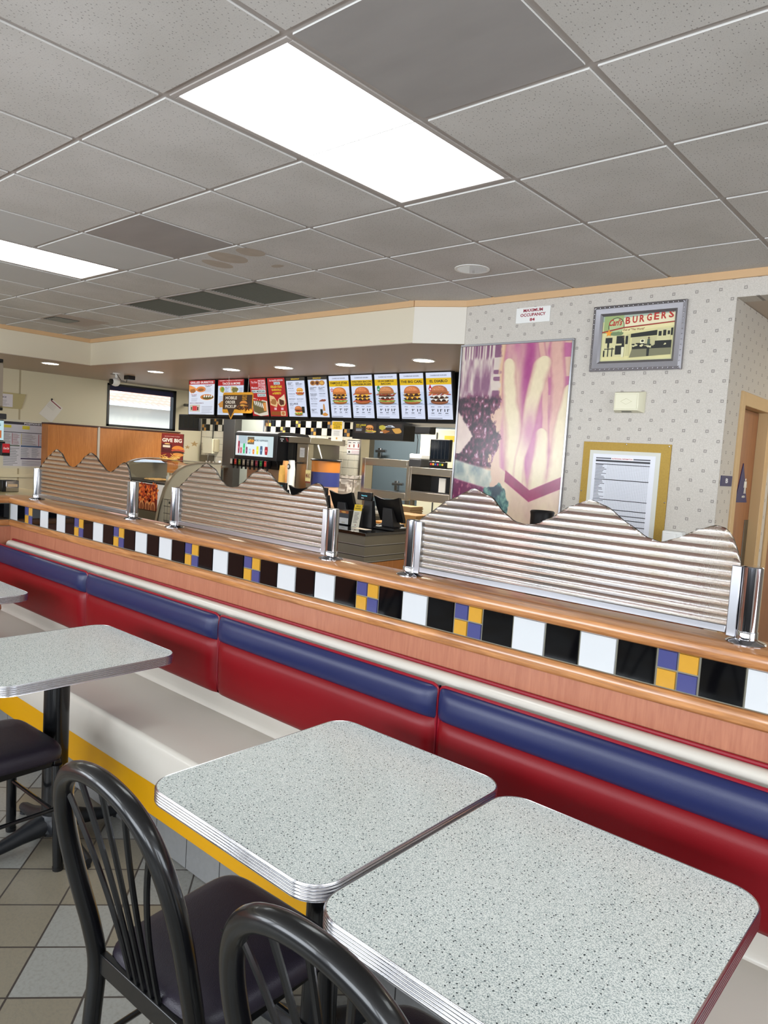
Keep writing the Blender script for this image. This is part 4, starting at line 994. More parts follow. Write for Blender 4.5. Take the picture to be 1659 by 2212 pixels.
# small signs by the washroom door
t = thing('room_sign', 'small navy plaque with a white letter on the wallpapered return wall', 'sign', (XC, 4.33, 1.54))
bx('plate', XC+.0006, XC+.004, 4.335, 4.545, 1.542, 1.602, m_signblue, t)
g = G((XC+.0046, 4.335, 1.542), (0, 1, 0), (0, 0, 1)); g.text('B', .085, .018, .045, .027, (230, 232, 238)); g.build('lettering', t)
t = thing('washroom_sign', 'tall navy triangle with a white figure of a man, on the washroom door', 'sign', (XC-.05, 4.7, 1.45))
A_, B_, C_ = ox(1459+860/5.82, 860+820/5.82, XC-.046), ox(1459+745/5.82+1.0, 860+1310/5.82, XC-.046), ox(1459+895/5.82, 860+1312/5.82, XC-.046)
mb = MB(); mb.prism([(A_.y, A_.z), (B_.y, B_.z), (C_.y, C_.z)], 'x', XC-.0499, XC-.046, m_signblue); mb.build('plate', t, smooth=False)
g = G((XC-.0456, B_.y, B_.z), (0, 1, 0), (0, 0, 1)); WC = (226, 226, 220)
ym = .185; 
g.ell(ym, .145, .014, .008, WC, 14); g.poly([(ym-.026, .134), (ym+.026, .134), (ym+.034, .093), (ym+.022, .093), (ym+.016, .12), (ym+.014, .09), (ym-.014, .09), (ym-.016, .12), (ym-.022, .093), (ym-.034, .093)], WC)
g.poly([(ym-.014, .09), (ym-.001, .09), (ym-.006, .055), (ym-.022, .055)], WC); g.poly([(ym+.001, .09), (ym+.014, .09), (ym+.022, .055), (ym+.006, .055)], WC); g.text('MEN', ym-.055, .028, .07, .014, WC); g.build('pictogram', t)

# tall black bin in the walkway
t = thing('pedestal_bin', 'tall slim black pedestal bin in front of the big food poster', 'bin', (-2.01, 3.7, 0))
MB().lathe([(0, 0), (.14, 0), (.14, .02), (.03, .04), (0, .04)], (-2.01, 3.7, 0), m_black, 28).build('base', t)
MB().lathe([(0, .03), (.018, .03), (.018, .46), (0, .46)], (-2.01, 3.7, 0), m_black, 16).build('pole', t)
MB().lathe([(0, .45), (.05, .45), (.06, .5), (.066, 1.31), (.070, 1.33), (.064, 1.336), (.055, 1.325), (0, 1.32)], (-2.01, 3.7, 0), m_black, 32).build('container', t)

# ================================================================== MENU SCREENS
MB0, MZ0 = 5.64, 1.975       # lower edge of the screens
def menu(x0, x1, tilt, lb, draw, bez=(26, 26, 28)):
    H = .505 if tilt < .15 else .515
    d = Vector((0, -tilt, 1)).normalized(); z0 = MZ0
    y0 = MB0 if tilt > .1 else 5.555
    t = thing('menu_screen', lb, 'menu screen', (x0, y0, z0), 'row of digital menu screens over the counter')
    n = Vector((1, 0, 0)).cross(d)   # toward the room (-y)
    H = (SZ-.012-z0)/d.z
    def slab(name, a, b, v0, v1, t0, t1, m, par):
        mb = MB(); P = lambda u, v, k: Vector((u, y0, z0))+d*v+n*k
        mb.hexa([P(a, v0, t0), P(b, v0, t0), P(b, v0, t1), P(a, v0, t1), P(a, v1, t0), P(b, v1, t0), P(b, v1, t1), P(a, v1, t1)], m); return mb.build(name, par, .002)
    slab('bezel', x0-.013, x1+.013, -.022, H, -.045, 0, m_black, t)
    g = G(Vector((x0, y0, z0))+n*.0006, (1, 0, 0), d, .62); W_ = x1-x0; Hs = H-.004
    draw(g, W_, Hs); g.build('display', t, label='lit display showing food and prices')
    return t
WHB, YEL, RDM = (222, 230, 252), (232, 190, 30), (178, 44, 46)
def star_menu(title, kit, prices, extra=None, bun=BUN, sub=None):
    def f(g, W_, H):
        g.rect(0, 0, W_, H, WHB); g.rect(0, H*.31, W_, H*.60, (206, 220, 246)); g.rect(0, H*.31, W_, H*.335, (186, 198, 224))
        g.text('CHARBROILED BURGERS', W_*.17, H*.925, W_*.66, H*.03, (120, 122, 134))
        g.rect(0, H*.745, W_, H*.885, YEL); n = len(title)
        for k, s in enumerate(title):
            hh = .058 if n == 1 else .045; ww = min(.92, .072*len(s)+.06)
            v = .79 if n == 1 else (.825-.062*k)
            if sub: v = .80
            g.text(s, W_*(.5-ww/2), H*v, W_*ww, H*hh, (34, 30, 24))
        if sub: g.text(sub, W_*.32, H*.765, W_*.36, H*.022, (34, 30, 24))
        burger(g, W_*.5, H*.325, W_*.86, H*.41, kit, bun)
        if extra == 'star': g.poly(star_pts(W_*.13, H*.66, W_*.10, 5), (186, 40, 70)); g.poly(star_pts(W_*.13, H*.66, W_*.055, 5), (236, 200, 206))
        if extra == 'avo': g.ell(W_*.16, H*.68, W_*.07, H*.07, (60, 140, 90), 14); g.rect(W_*.12, H*.65, W_*.2, H*.68, (190, 224, 200))
        if extra == 'flame': g.poly([(W_*.16, H*.76), (W_*.23, H*.66), (W_*.20, H*.61), (W_*.12, H*.61), (W_*.09, H*.66)], (186, 30, 50)); g.ell(W_*.16, H*.65, W_*.04, H*.025, (240, 210, 210), 12)
        if 'b' in kit or 'o' in kit: pass
        for k, (p, c) in enumerate(prices):
            u = W_*(.22+.28*k); g.text(['SINGLE', 'DOUBLE', 'BIG ANGUS'][k], u-W_*(.07, .07, .10)[k], H*.262, W_*(.14, .14, .2)[k], H*.017, (40, 40, 44))
            g.text(p, u-W_*.045*len(p), H*.165, W_*.07*len(p), H*.06, (30, 30, 34)); g.text(c, u+W_*(.03 if len(p) == 1 else .055), H*.198, W_*.05, H*.026, (30, 30, 34))
            g.rect(u-W_*.06, H*.125, u+W_*.06, H*.14, (70, 72, 80)); g.rect(u-W_*.085, H*.09, u+W_*.085, H*.096, (150, 154, 170))
            if k: g.rect(u-W_*.14, H*.09, u-W_*.137, H*.27, (236, 190, 190))
        g.rect(W_*.04, H*.022, W_*.6, H*.032, (60, 60, 70))
    return f
def cols(g, W_, H, items, c=(40, 42, 50)):
    for u, v, s in items: g.text(s, W_*u, H*v, W_*min(.36, .03*len(s)), H*.024, c); g.lines(W_*u, W_*(u+.34), H*(v-.06), H*(v-.012), 2, (170, 174, 190), .3, .2)
def breakfast1(g, W_, H):
    g.rect(0, 0, W_, H, WHB); g.rect(0, H*.915, W_, H, (66, 60, 52)); g.text('BREAKFAST', W_*.28, H*.94, W_*.46, H*.035, (222, 186, 70))
    cols(g, W_, H, [(.08, .85, 'BREAKFAST'), (.08, .82, 'BURGER'), (.52, .85, 'LOADED'), (.52, .82, 'BREAKFAST BURRITO'), (.08, .71, 'BACON, EGG'), (.08, .57, 'SAUSAGE, EGG'), (.08, .44, 'MONSTER BISCUIT'), (.52, .44, 'BISCUIT & GRAVY')])
    burger(g, W_*.72, H*.55, W_*.44, H*.19, 'bc', (226, 160, 70)); g.rect(W_*.05, H*.385, W_*.95, H*.388, (190, 194, 206))
    g.text('GO LARGE', W_*.10, H*.31, W_*.46, H*.045, (36, 36, 40)); g.text('FOR 99c', W_*.10, H*.28, W_*.2, H*.02, (36, 36, 40)); g.lines(W_*.10, W_*.34, H*.20, H*.27, 4, (170, 174, 190), .3)
    g.rect(W_*.74, H*.1, W_*.90, H*.26, (40, 44, 40)); burger(g, W_*.56, H*.03, W_*.5, H*.25, 'lctp', (190, 110, 60))
def breakfast2(g, W_, H):
    g.rect(0, 0, W_, H, WHB); g.rect(0, H*.925, W_, H, (66, 60, 52)); g.text('BREAKFAST', W_*.28, H*.945, W_*.44, H*.033, (222, 186, 70))
    for k in range(3): g.ell(W_*(.26+.24*k), H*.845, W_*.15, H*.062, (190, 134, 76), 16); g.ell(W_*(.25+.24*k), H*.845, W_*.09, H*.042, [(120, 76, 46), (96, 60, 50), (226, 178, 90)][k], 12, jag=.2)
    cols(g, W_, H, [(.08, .72, 'LOADED BREAKFAST'), (.08, .69, 'BURRITO'), (.55, .72, 'BIG COUNTRY'), (.55, .69, 'BURRITO'), (.08, .57, 'BACON, EGG &'), (.08, .54, 'CHEESE BURRITO'), (.55, .57, 'STEAK & EGG'), (.08, .44, 'FRENCH TOAST DIPS'), (.08, .32, 'HASH ROUNDS'), (.08, .18, 'BREAKFAST'), (.08, .15, 'COMBO')])
    for k in range(5): g.ell(W_*(.62+.05*k), H*(.41+.012*(k % 2)), W_*.09, H*.018, (150, 84, 60), 10, rot=.3)
    g.poly([(W_*.70, H*.16), (W_*.82, H*.16), (W_*.80, H*.30), (W_*.78, H*.33), (W_*.74, H*.33), (W_*.72, H*.30)], (206, 150, 90)); g.rect(W_*.55, H*.06, W_*.68, H*.2, (44, 48, 40)); g.ell(W_*.8, H*.07, W_*.14, H*.04, (216, 150, 70), 14, jag=.2)
def burritos(g, W_, H):
    g.rect(0, 0, W_, H, (226, 232, 246)); g.rect(0, H*.885, W_, H, RDM); g.text('GRILLED BURRITOS', W_*.05, H*.91, W_*.9, H*.065, (244, 232, 232))
    g.poly([(0, H*.88), (W_*.24, H*.80), (W_*.34, H*.72), (W_*.1, H*.62), (0, H*.70)], (240, 160, 90)); g.ell(W_*.48, H*.74, W_*.19, H*.085, (228, 142, 78), 22); g.ell(W_*.48, H*.73, W_*.13, H*.05, (156, 100, 60), 14, jag=.25); g.ell(W_*.16, H*.70, W_*.12, H*.06, (170, 110, 62), 14, jag=.25)
    for u, v, s, c in ((.62, .84, 'THE GRILLED', RDM), (.66, .80, 'BURRITO', (40, 40, 44)), (.08, .57, 'THE CARNE', RDM), (.12, .53, 'BURRITO', (40, 40, 44)), (.05, .32, 'BEAN & CHEESE BURRITO', (120, 60, 60))): g.text(s, W_*u, H*v, W_*.026*len(s), H*.028, c)
    for a in ((.62, .95, .66, .78), (.10, .36, .38, .50), (.52, .95, .06, .27), (.06, .9, .005, .05)): g.lines(W_*a[0], W_*a[1], H*a[2], H*a[3], 5, (150, 150, 160), .25)
    g.ell(W_*.72, H*.49, W_*.28, H*.10, (236, 240, 244), 20); g.ell(W_*.72, H*.51, W_*.26, H*.085, (216, 132, 66), 20); g.ell(W_*.76, H*.50, W_*.2, H*.06, (104, 92, 50), 18, jag=.15)
    for k in range(4): g.ell(W_*(.62+.09*k), H*.535, W_*.035, H*.03, (244, 240, 232), 10, rot=.6)
    g.rect(W_*.05, H*.08, W_*.46, H*.29, (206, 200, 186)); g.rect(W_*.16, H*.11, W_*.34, H*.25, (214, 70, 74)); g.rect(W_*.1, H*.13, W_*.15, H*.22, (70, 90, 60)); g.rect(W_*.35, H*.12, W_*.40, H*.22, (90, 40, 40))
def tacos(g, W_, H):
    g.rect(0, 0, W_, H, (214, 226, 246)); g.rect(0, H*.83, W_, H, RDM); g.text('TACOS & MORE', W_*.17, H*.855, W_*.7, H*.065, (244, 236, 236)); g.text('CRISPY SHELLS & BOWLS', W_*.05, H*.955, W_*.9, H*.03, (230, 200, 200))
    g.poly([(W_*.06, H*.74), (W_*.12, H*.81), (W_*.22, H*.79), (W_*.26, H*.68), (W_*.22, H*.62), (W_*.10, H*.66)], (206, 170, 60)); g.ell(W_*.19, H*.73, W_*.07, H*.07, (120, 150, 60), 12, jag=.25)
    g.poly([(W_*.5, H*.81), (W_*.72, H*.80), (W_*.82, H*.70), (W_*.68, H*.59), (W_*.52, H*.66)], (216, 196, 150)); g.ell(W_*.66, H*.71, W_*.12, H*.075, (120, 116, 66), 14, jag=.3)
    for u in (.28, .84): g.lines(W_*u, W_*(u+.14), H*.60, H*.78, 6, (120, 120, 134), .35)
    g.text('STREET TACO', W_*.27, H*.77, W_*.2, H*.025, RDM); g.lines(W_*.05, W_*.95, H*.05, H*.55, 12, (150, 156, 176), .3); g.ell(W_*.2, H*.3, W_*.16, H*.1, (200, 140, 70), 14, jag=.2)
def newmenu(g, W_, H):
    g.rect(0, 0, W_, H, RDM); g.text('Try Our', W_*.08, H*.86, W_*.4, H*.075, (240, 196, 204), .1); g.rect(W_*.53, H*.84, W_*.95, H*.96, (236, 190, 196)); g.text('NEW', W_*.56, H*.855, W_*.36, H*.09, RDM); g.rect(W_*.53, H*.71, W_*.95, H*.82, (236, 190, 196)); g.text('MENU', W_*.56, H*.725, W_*.36, H*.08, RDM); g.text('Mexican', W_*.08, H*.73, W_*.4, H*.06, (226, 210, 214), .1)
    g.rect(W_*.08, H*.62, W_*.95, H*.70, (206, 222, 222)); g.text('REAL MEXICAN', W_*.10, H*.635, W_*.8, H*.05, (60, 70, 76)); g.rect(W_*.42, H*.52, W_*.95, H*.60, (206, 222, 222)); g.text('FLAVOR', W_*.46, H*.535, W_*.44, H*.05, (90, 110, 116))
    g.poly([(W_*.02, H*.5), (W_*.98, H*.40), (W_*.98, H*.03), (W_*.5, H*.0), (W_*.1, H*.06)], (222, 214, 196)); g.poly([(W_*.04, H*.46), (W_*.9, H*.38), (W_*.9, H*.12), (W_*.4, H*.06), (W_*.1, H*.12)], (110, 100, 66)); g.rect(W_*.72, H*.14, W_*.9, H*.36, (222, 150, 84))
    for k in range(5): g.ell(W_*(.2+.12*k), H*(.36-.02*k), W_*.03, H*.08, (244, 242, 234), 10, rot=.3)
    for k in range(4): g.ell(W_*(.18+.14*k), H*.44, W_*.07, H*.03, (196, 40, 40), 9, jag=.2)
def quesa(g, W_, H):
    g.rect(0, 0, W_, H, RDM); g.text('Our New', W_*.1, H*.91, W_*.3, H*.05, (230, 206, 210), .1); g.text('REAL MEXICAN', W_*.4, H*.92, W_*.5, H*.04, (216, 224, 230)); g.rect(W_*.36, H*.83, W_*.72, H*.90, (206, 222, 222)); g.text('FLAVOR', W_*.40, H*.84, W_*.28, H*.05, (80, 100, 110))
    for k, s in enumerate(('GRILLED STEAK', 'QUESADILLA', 'or BURRITO')): g.text(s, W_*(.15, .2, .24)[k], H*(.745-.085*k), W_*(.68, .58, .5)[k], H*.06, (232, 210, 60))
    g.poly([(W_*.04, H*.56), (W_*.3, H*.52), (W_*.5, H*.36), (W_*.42, H*.24), (W_*.05, H*.3)], (232, 194, 140)); g.ell(W_*.25, H*.38, W_*.15, H*.09, (170, 116, 70), 14, jag=.3)
    g.ell(W_*.73, H*.38, W_*.23, H*.12, (226, 190, 140), 20); g.ell(W_*.71, H*.38, W_*.15, H*.09, (90, 54, 44), 14, jag=.25); g.poly([(W_*.6, H*.46), (W_*.92, H*.58), (W_*.95, H*.4)], (236, 214, 180))
    for u in (.26, .66): g.rect(W_*u, H*.17, W_*(u+.14), H*.23, (240, 190, 196))
    g.rect(W_*.05, H*.03, W_*.6, H*.13, (150, 84, 40)); g.rect(W_*.62, H*.02, W_*.9, H*.14, (226, 196, 150)); g.ell(W_*.76, H*.08, W_*.1, H*.045, (196, 120, 70), 12, jag=.2)
c2 = lambda x, y: (400+x/5.184, 780+y/5.184)
c3 = lambda x, y: (680+x/5.184, 780+y/5.184)
def mX(f, x, y): return oy(*f(x, y), 5.60).x
specs = [(c2, 78, 362, .02, burritos, 'menu screen with a red header and burritos, leftmost of the row'),
 (c2, 402, 687, .02, tacos, 'red headed taco menu screen, mostly hidden behind the brown pickup sign'),
 (c2, 742, 920, .2, newmenu, 'all red menu screen with big pink lettering'),
 (c2, 942, 1132, .2, quesa, 'all red menu screen with yellow lettering and a wrap'),
 (c2, 1150, 1352, .2, breakfast1, 'breakfast menu screen with two burgers'),
 (c2, 1392, 1602, .2, breakfast2, 'breakfast menu screen with wraps and a bottle'),
 (c3, 175, 394, .2, star_menu(['FAMOUS STAR'], 'ltpcpc', [('7', '99'), ('9', '99'), ('10', '99')], 'star', sub='WITH CHEESE'), 'yellow bannered menu screen with a pink star badge'),
 (c3, 420, 655, .2, star_menu(['WESTERN BACON', 'CHEESEBURGER'], 'bpcpcb', [('7', '99'), ('9', '99'), ('11', '99')], None, (190, 108, 62)), 'yellow bannered menu screen showing a bacon burger with onion rings'),
 (c3, 684, 933, .2, star_menu(['GUACAMOLE', 'BACON'], 'ltpwpbl', [('9', '49'), ('11', '49'), ('11', '99')], 'avo', (182, 118, 74)), 'yellow bannered menu screen with a green badge'),
 (c3, 964, 1226, .2, star_menu(['THE BIG CARL'], 'lpcpc', [('7', '49'), ('9', '49'), ('11', '49')], None, (190, 112, 66)), 'yellow bannered menu screen with leafy burger and no badge, second from the right end'),
 (c3, 1257, 1538, .2, star_menu(['EL DIABLO'], 'pwpwbo', [('9', '99'), ('11', '99'), ('11', '99')], 'flame', (176, 106, 70)), 'yellow bannered menu screen with a red flame badge, at the right end of the row')]
for f, a, b, tl, dr, lb in specs: menu(mX(f, a, 420), mX(f, b, 420), tl, lb, dr)
# rear casing that carries the screens
x0, x1 = mX(c2, 60, 420)-.02, mX(c3, 1600, 420)+.02
t = thing('menu_screen_casing', 'long black casing carrying the whole row of menu screens', 'casing', (x0, 5.7, 1.94))
mb = MB(); mb.prism([(5.70, 1.935), (5.70, 2.05), (5.66, SZ-.006), (5.80, SZ-.006), (5.80, 1.935)], 'x', x0, x1, m_black); mb.build('casing', t, smooth=False)
bx('lower_rail', mX(c3, 990, 420), x1-.02, 5.64, 5.70, 1.900, 1.934, m_steel, t)

# hanging pickup sign
t = thing('hanging_sign', 'brown and yellow mobile order pickup sign hanging before the menu screens', 'sign', (-7.05, 5.35, 1.95))
SX0, SX1, S0, S1 = -7.37, -6.79, 1.985, 2.232
mb = MB()
pts = [(SX0, S0+.02), (SX0+.02, S0), (SX0+.115, S0), (SX0+.17, S0-.075), (SX0+.225, S0), (SX1-.02, S0), (SX1, S0+.02), (SX1, S1-.02), (SX1-.02, S1), (SX0+.02, S1), (SX0, S1-.02)]
mb.prism(pts, 'y', 5.35, 5.36, mat('sign_yellow', (238, 170, 50), .5)); bd = mb.build('board', t, smooth=False)
g = G((SX0, 5.3495, S0), (1, 0, 0), (0, 0, 1)); W_, H = SX1-SX0, S1-S0; BRN = (72, 52, 40); 
g.poly([(.008, .045), (.10, .045), (.12, .015), (.17, -.06), (.22, .015), (.24, .045), (W_-.008, .045), (W_-.008, H-.03), (.008, H-.03)], BRN)
for k, s in enumerate(('MOBILE', 'ORDER', 'PICKUP')): g.text(s, .055, H*(.66-.21*k), (.225, .20, .22)[k], H*.155, (246, 238, 224))
g.rect(W_*.64, H*.55, W_*.84, H-.03, (60, 44, 34)); g.text('GET YOUR', W_*.66, H*.80, W_*.16, H*.05, (238, 170, 50)); g.text('FEAST', W_*.66, H*.71, W_*.16, H*.07, (238, 170, 50)); g.text('FASTER', W_*.66, H*.62, W_*.16, H*.07, (238, 170, 50))
for k in range(26): 
    a = random.uniform(.52, .96); b = random.uniform(.16, .36); g.ell(W_*a, H*b, W_*.05, H*.022, random.choice([(224, 140, 50), (120, 70, 36), (180, 100, 44), (84, 50, 34)]), 7, rot=random.uniform(0, 3), new=k == 0)
g.ell(W_*.71, H*.46, W_*.125, H*.14, (226, 150, 72), 16, 0, PI); g.ell(W_*.71, H*.42, W_*.13, H*.055, (110, 64, 36), 14, jag=.1); g.ell(W_*.68, H*.38, W_*.10, H*.04, (236, 180, 80), 10, jag=.2)
g.poly(star_pts(W_*.72, H*.14, .022, 4, .3), (240, 176, 60)); g.build('artwork', t)
mb = MB(); mb.tube([(SX0+.1, 5.355, S1), (SX0+.1, 5.355, SZ)], .0015, m_white, 6); mb.tube([(SX1-.1, 5.355, S1), (SX1-.1, 5.355, SZ)], .0015, m_white, 6); mb.build('hanging_wires', t)

# twin promotional screens below the menus
TX0, TX1, TZ0, TZ1 = -5.29, -4.59, 1.762, 1.918
t = thing('twin_promotional_display', 'black housing with two small wide screens below the menu screens', 'screen', (TX0, 5.5, TZ0))
bx('housing', TX0, TX1+.0, 5.505, 5.69, TZ0-.015, TZ1+.01, m_black, t, .004)
for k in (0, 1):
    a = TX0+.03+k*.34; W_, H = .305, .102; g = G((a, 5.5045, TZ1-.108), (1, 0, 0), (0, 0, 1), .56); g.rect(0, 0, W_, H, (58, 46, 42))
    if k == 0:
        g.text('GO LARGE', .02, H*.72, .14, H*.17, (240, 214, 50)); g.text('FOR 99c', .02, H*.55, .08, H*.1, (240, 200, 50)); g.lines(.02, .12, H*.2, H*.48, 4, (200, 206, 214), .4); burger(g, .215, H*.05, .13, H*.8, 'lctpc', (230, 150, 80)); g.ell(.285, H*.18, .03, H*.1, (230, 190, 90), 8, jag=.3)
    else:
        g.ell(.05, H*.6, .045, H*.25, (206, 190, 70), 12, jag=.25); g.ell(.24, H*.35, .06, H*.28, (226, 170, 80), 14, jag=.25); g.ell(.09, H*.22, .06, H*.16, (180, 110, 50), 12, jag=.25); g.poly([(.07, H*.65), (.13, H*.85), (.18, H*.85), (.22, H*.65)], (220, 228, 240)); g.rect(.11, H*.68, .17, H*.78, (90, 100, 110)); g.rect(.02, H*.08, .06, H*.2, (236, 226, 210))
    g.build('screen', t, label='lit screen with food pictures')

# ================================================================== PAPERS ON THE KITCHEN WALL
def paper(name, lb, cat, P0, P1, P2, P3, y, draw, m=m_paperw, lit=0):
    """P0..P3: lower left, lower right, upper right, upper left in the wall plane y"""
    t = thing(name, lb, cat, (P0[0], y, P0[1])); W_, H = P1[0]-P0[0], P3[1]-P0[1]
    bx('sheet', P0[0], P1[0], y, y+.002, P0[1], P3[1], m, t); g = G((P0[0], y-.0004, P0[1]), (1, 0, 0), (0, 0, 1)); draw(g, W_, H); g.build('print', t); return t
def pxpaper(name, lb, cat, x0, y0, x1, y1, Y, draw, m=m_paperw):
    a, b = oy(x0, y1, Y), oy(x1, y1, Y); c = oy(x0, y0, Y); return paper(name, lb, cat, (a.x, a.z), (b.x, a.z), (b.x, c.z), (a.x, c.z), Y, draw, m)
def d_notice(g, W_, H):
    g.rect(W_*.04, H*.58, W_*.93, H*.97, (238, 196, 40)); 
    for k, s in enumerate(('NOTICE OF', 'COLLECTION', 'OF PERSONAL', 'INFORMATION')): g.text(s, W_*(.2, .12, .2, .2)[k], H*(.87-.08*k), W_*(.6, .76, .58, .58)[k], H*.055, (50, 40, 20))
    g.lines(W_*.2, W_*.8, H*.28, H*.54, 5, (110, 110, 116), .25, .2); g.poly(star_pts(W_*.5, H*.13, W_*.11, 5), (214, 160, 50))
pxpaper('collection_notice', 'white notice with a yellow header hanging over the chequered frieze', 'notice', 715, 909, 739, 952, 5.62, d_notice)
def d_labor(g, W_, H):
    g.rect(0, H*.72, W_, H, (50, 40, 38)); g.rect(W_*.1, H*.82, W_*.3, H*.94, (150, 40, 40)); g.lines(W_*.12, W_*.85, H*.48, H*.70, 6, (120, 116, 112), .4); g.rect(0, H*.42, W_, H*.45, (90, 84, 80)); g.text('WARNING', W_*.35, H*.2, W_*.3, H*.04, (70, 60, 56)); g.lines(W_*.1, W_*.9, H*.05, H*.35, 6, (160, 156, 150), .2)
pxpaper('wall_notice', 'grey printed sheet with a dark heading, on the white tiles under the yellow notice', 'notice', 707, 945, 729, 989, YB-.009, d_labor, mat('aged_paper', (200, 196, 186), .7))
def d_cups(g, W_, H):
    g.rect(0, H*.95, W_, H, (60, 50, 50)); g.rect(0, H*.36, W_, H*.41, (190, 110, 110)); g.rect(0, 0, W_, H*.03, (80, 40, 50))
    for k in range(3): g.rect(W_*(.12+.3*k), H*.5, W_*(.2+.3*k), H*(.66+.05*k), (150, 70, 60)); g.rect(W_*(.08+.3*k), H*.8, W_*(.26+.3*k), H*.85, (90, 80, 84))
    g.ell(W_*.16, H*.17, W_*.07, H*.07, (50, 50, 50), 12); g.lines(W_*.32, W_*.95, H*.08, H*.3, 5, (200, 150, 160), .3)
pxpaper('cup_size_chart', 'pale chart with small red drink pictures on the white tiles by the pass-through', 'notice', 749, 950, 781, 981, YB-.009, d_cups)

# ================================================================== LEFT WALL
def LG(y0, z0, lit=0): return G((XL+.0036, y0, z0), (0, 1, 0), (0, 0, 1), lit)
t = thing('positioning_chart', 'wide laminated staff positioning chart on the beige left wall', 'notice', (XL, 3.84, 1.11))
bx('laminate', XL+.0005, XL+.003, 3.84, 4.72, 1.10, 1.76, mat('laminate_sheet', (206, 202, 184), .25), t)
g = LG(3.90, 1.13); W_, H = .80, .60; g.rect(0, 0, W_, H, (196, 196, 204)); g.rect(0, H*.94, W_, H, (52, 48, 60)); g.text('POSITIONING GUIDE', W_*.33, H*.952, W_*.5, H*.036, (226, 226, 232))
g.rect(0, H*.86, W_*.12, H*.92, (212, 200, 60)); g.rect(W_*.3, H*.84, W_*.42, H*.92, (212, 200, 60)); g.rect(0, H*.755, W_, H*.77, (60, 56, 66)); g.rect(0, H*.45, W_*.26, H*.475, (84, 96, 84)); g.rect(W_*.28, H*.44, W_, H*.475, (70, 96, 134)); g.rect(W_*.28, H*.16, W_, H*.19, (66, 60, 90))
for a, b, c, e, col_ in ((0, .13, .49, .74, (130, 120, 110)), (.15, .26, .49, .74, (140, 90, 90)), (.29, .55, .49, .74, (130, 124, 120)), (.6, .95, .49, .74, (140, 100, 104)), (0, .26, .02, .43, (130, 134, 140)), (.28, .43, .21, .43, (116, 124, 136)), (.46, .6, .21, .43, (116, 124, 136)), (.63, .78, .21, .43, (116, 124, 136)), (.81, .96, .21, .43, (116, 124, 136)), (.3, .96, .02, .14, (120, 120, 130))): g.lines(W_*a, W_*b, H*c, H*e, 11 if e-c > .15 else 5, col_, .35, .4)
g.rect(W_*.135, H*.49, W_*.143, H*.74, (150, 40, 50)); g.rect(W_*.57, H*.47, W_*.58, H*.74, (150, 40, 50)); g.rect(W_*.28, H*.49, W_*.287, H*.74, (200, 180, 60)); g.build('print', t)
t = thing('notice_holder', 'beige holder with a white notice sheet high on the left wall', 'notice', (XL, 3.6, 1.9))
mb = MB(); mb.prism([(3.62, 1.90), (4.115, 1.903), (4.17, 2.108), (3.62, 2.115)], 'x', XL+.0005, XL+.02, mat('beige_holder', (176, 164, 120), .5)); mb.build('holder', t, smooth=False)
g = G((XL+.0204, 3.70, 1.92), (0, 1, 0), (0, 0, 1)); g.rect(0, 0, .30, .17, (206, 202, 206)); g.text('NOTICE', .10, .115, .12, .022, (90, 84, 96)); g.lines(.06, .26, .02, .1, 6, (140, 134, 146), .3); g.build('sheet', t)
t = thing('pinned_sheet', 'tilted white sheet pinned by one corner to the left wall', 'paper', (XL, 4.5, 1.85))
Q = [ox(x, y, XL+.003) for x, y in ((111, 913), (136, 882), (112, 861), (84, 893))]
mb = MB(); mb.prism([(p.y, p.z) for p in Q], 'x', XL+.001, XL+.003, mat('sheet_paper', (214, 210, 200), .7)); mb.build('sheet', t, smooth=False)
e1 = (Q[1]-Q[2]); e2 = (Q[2]-Q[3]); g = G(Q[3]+Vector((.0005, 0, 0)), e2, (Q[2]-Q[1]), 0)
g = G(Q[3]+Vector((.0005, 0, 0)), e2, (Q[2]-Q[1]), 0)
mb = MB(); a = Q[2]*.93+Q[1]*.07; 
def lerp(u, v): return Q[3]*(1-u)*v+Q[2]*u*v+Q[0]*(1-u)*(1-v)+Q[1]*u*(1-v)+Vector((.0006, 0, 0))
mb.poly([lerp(.88, .97), lerp(.88, .1), lerp(.93, .1), lerp(.93, .97)], mat('ink_maroon', (120, 30, 44), .5))
for k in range(4): mb.poly([lerp(.78-.07*k, .95), lerp(.78-.07*k, .4), lerp(.79-.07*k, .4), lerp(.79-.07*k, .95)], mat('ink_grey', (150, 146, 144), .5))
mb.build('print', t, smooth=False, recalc=False); MB().lathe([(0, 0), (.012, .0), (.008, .02), (0, .022)], (XL+.003, Q[2].y, Q[2].z-.01), m_black, 12, 'x').build('pin', t)
for k, (x, y, c) in enumerate(((420, 959, (196, 150, 80)), (405, 966, (196, 160, 90)))):
    p = ox(x, y, XL+.002); t = thing('star_sticker', ('gold star sticker nearer the corner, right of the red burger placard', 'smaller gold star sticker, beside the red burger placard')[k], 'sticker', (XL, p.y, p.z))
    mb = MB(); mb.prism([(a, b) for a, b in star_pts(p.y, p.z, (.05, .035)[k], sx=1.6)], 'x', XL+.0005, XL+.002, mat('gold_sticker', (170, 140, 94), .6)); mb.build('star', t, smooth=False)

# orange wood wainscot cabinets under the window
for y0, y1, lb in ((4.40, 5.105, 'orange wood cabinet left of the pale seam, below the pinned sheet'), (5.145, 6.46, 'orange wood cabinet right of the pale seam, under the service window')):
    t = thing('wall_cabinet', lb, 'cabinet', (-10.0, y0, 0)); bx('carcass', XL+.001, -10.0, y0, y1, 0, 1.728, m_orange, t, .002)
    bx('cap', XL+.001, -9.985, y0-.005, y1+.01, 1.7285, 1.75, mat('dark_red_cap', (70, 34, 30), .4), t, .002)
t = bx('edge_strip', XL+.001, -9.992, 5.108, 5.142, 0, 1.74, mat('pale_strip', (200, 188, 172), .4)); tag(t, 'pale vertical strip between the two orange cabinets', 'trim strip')

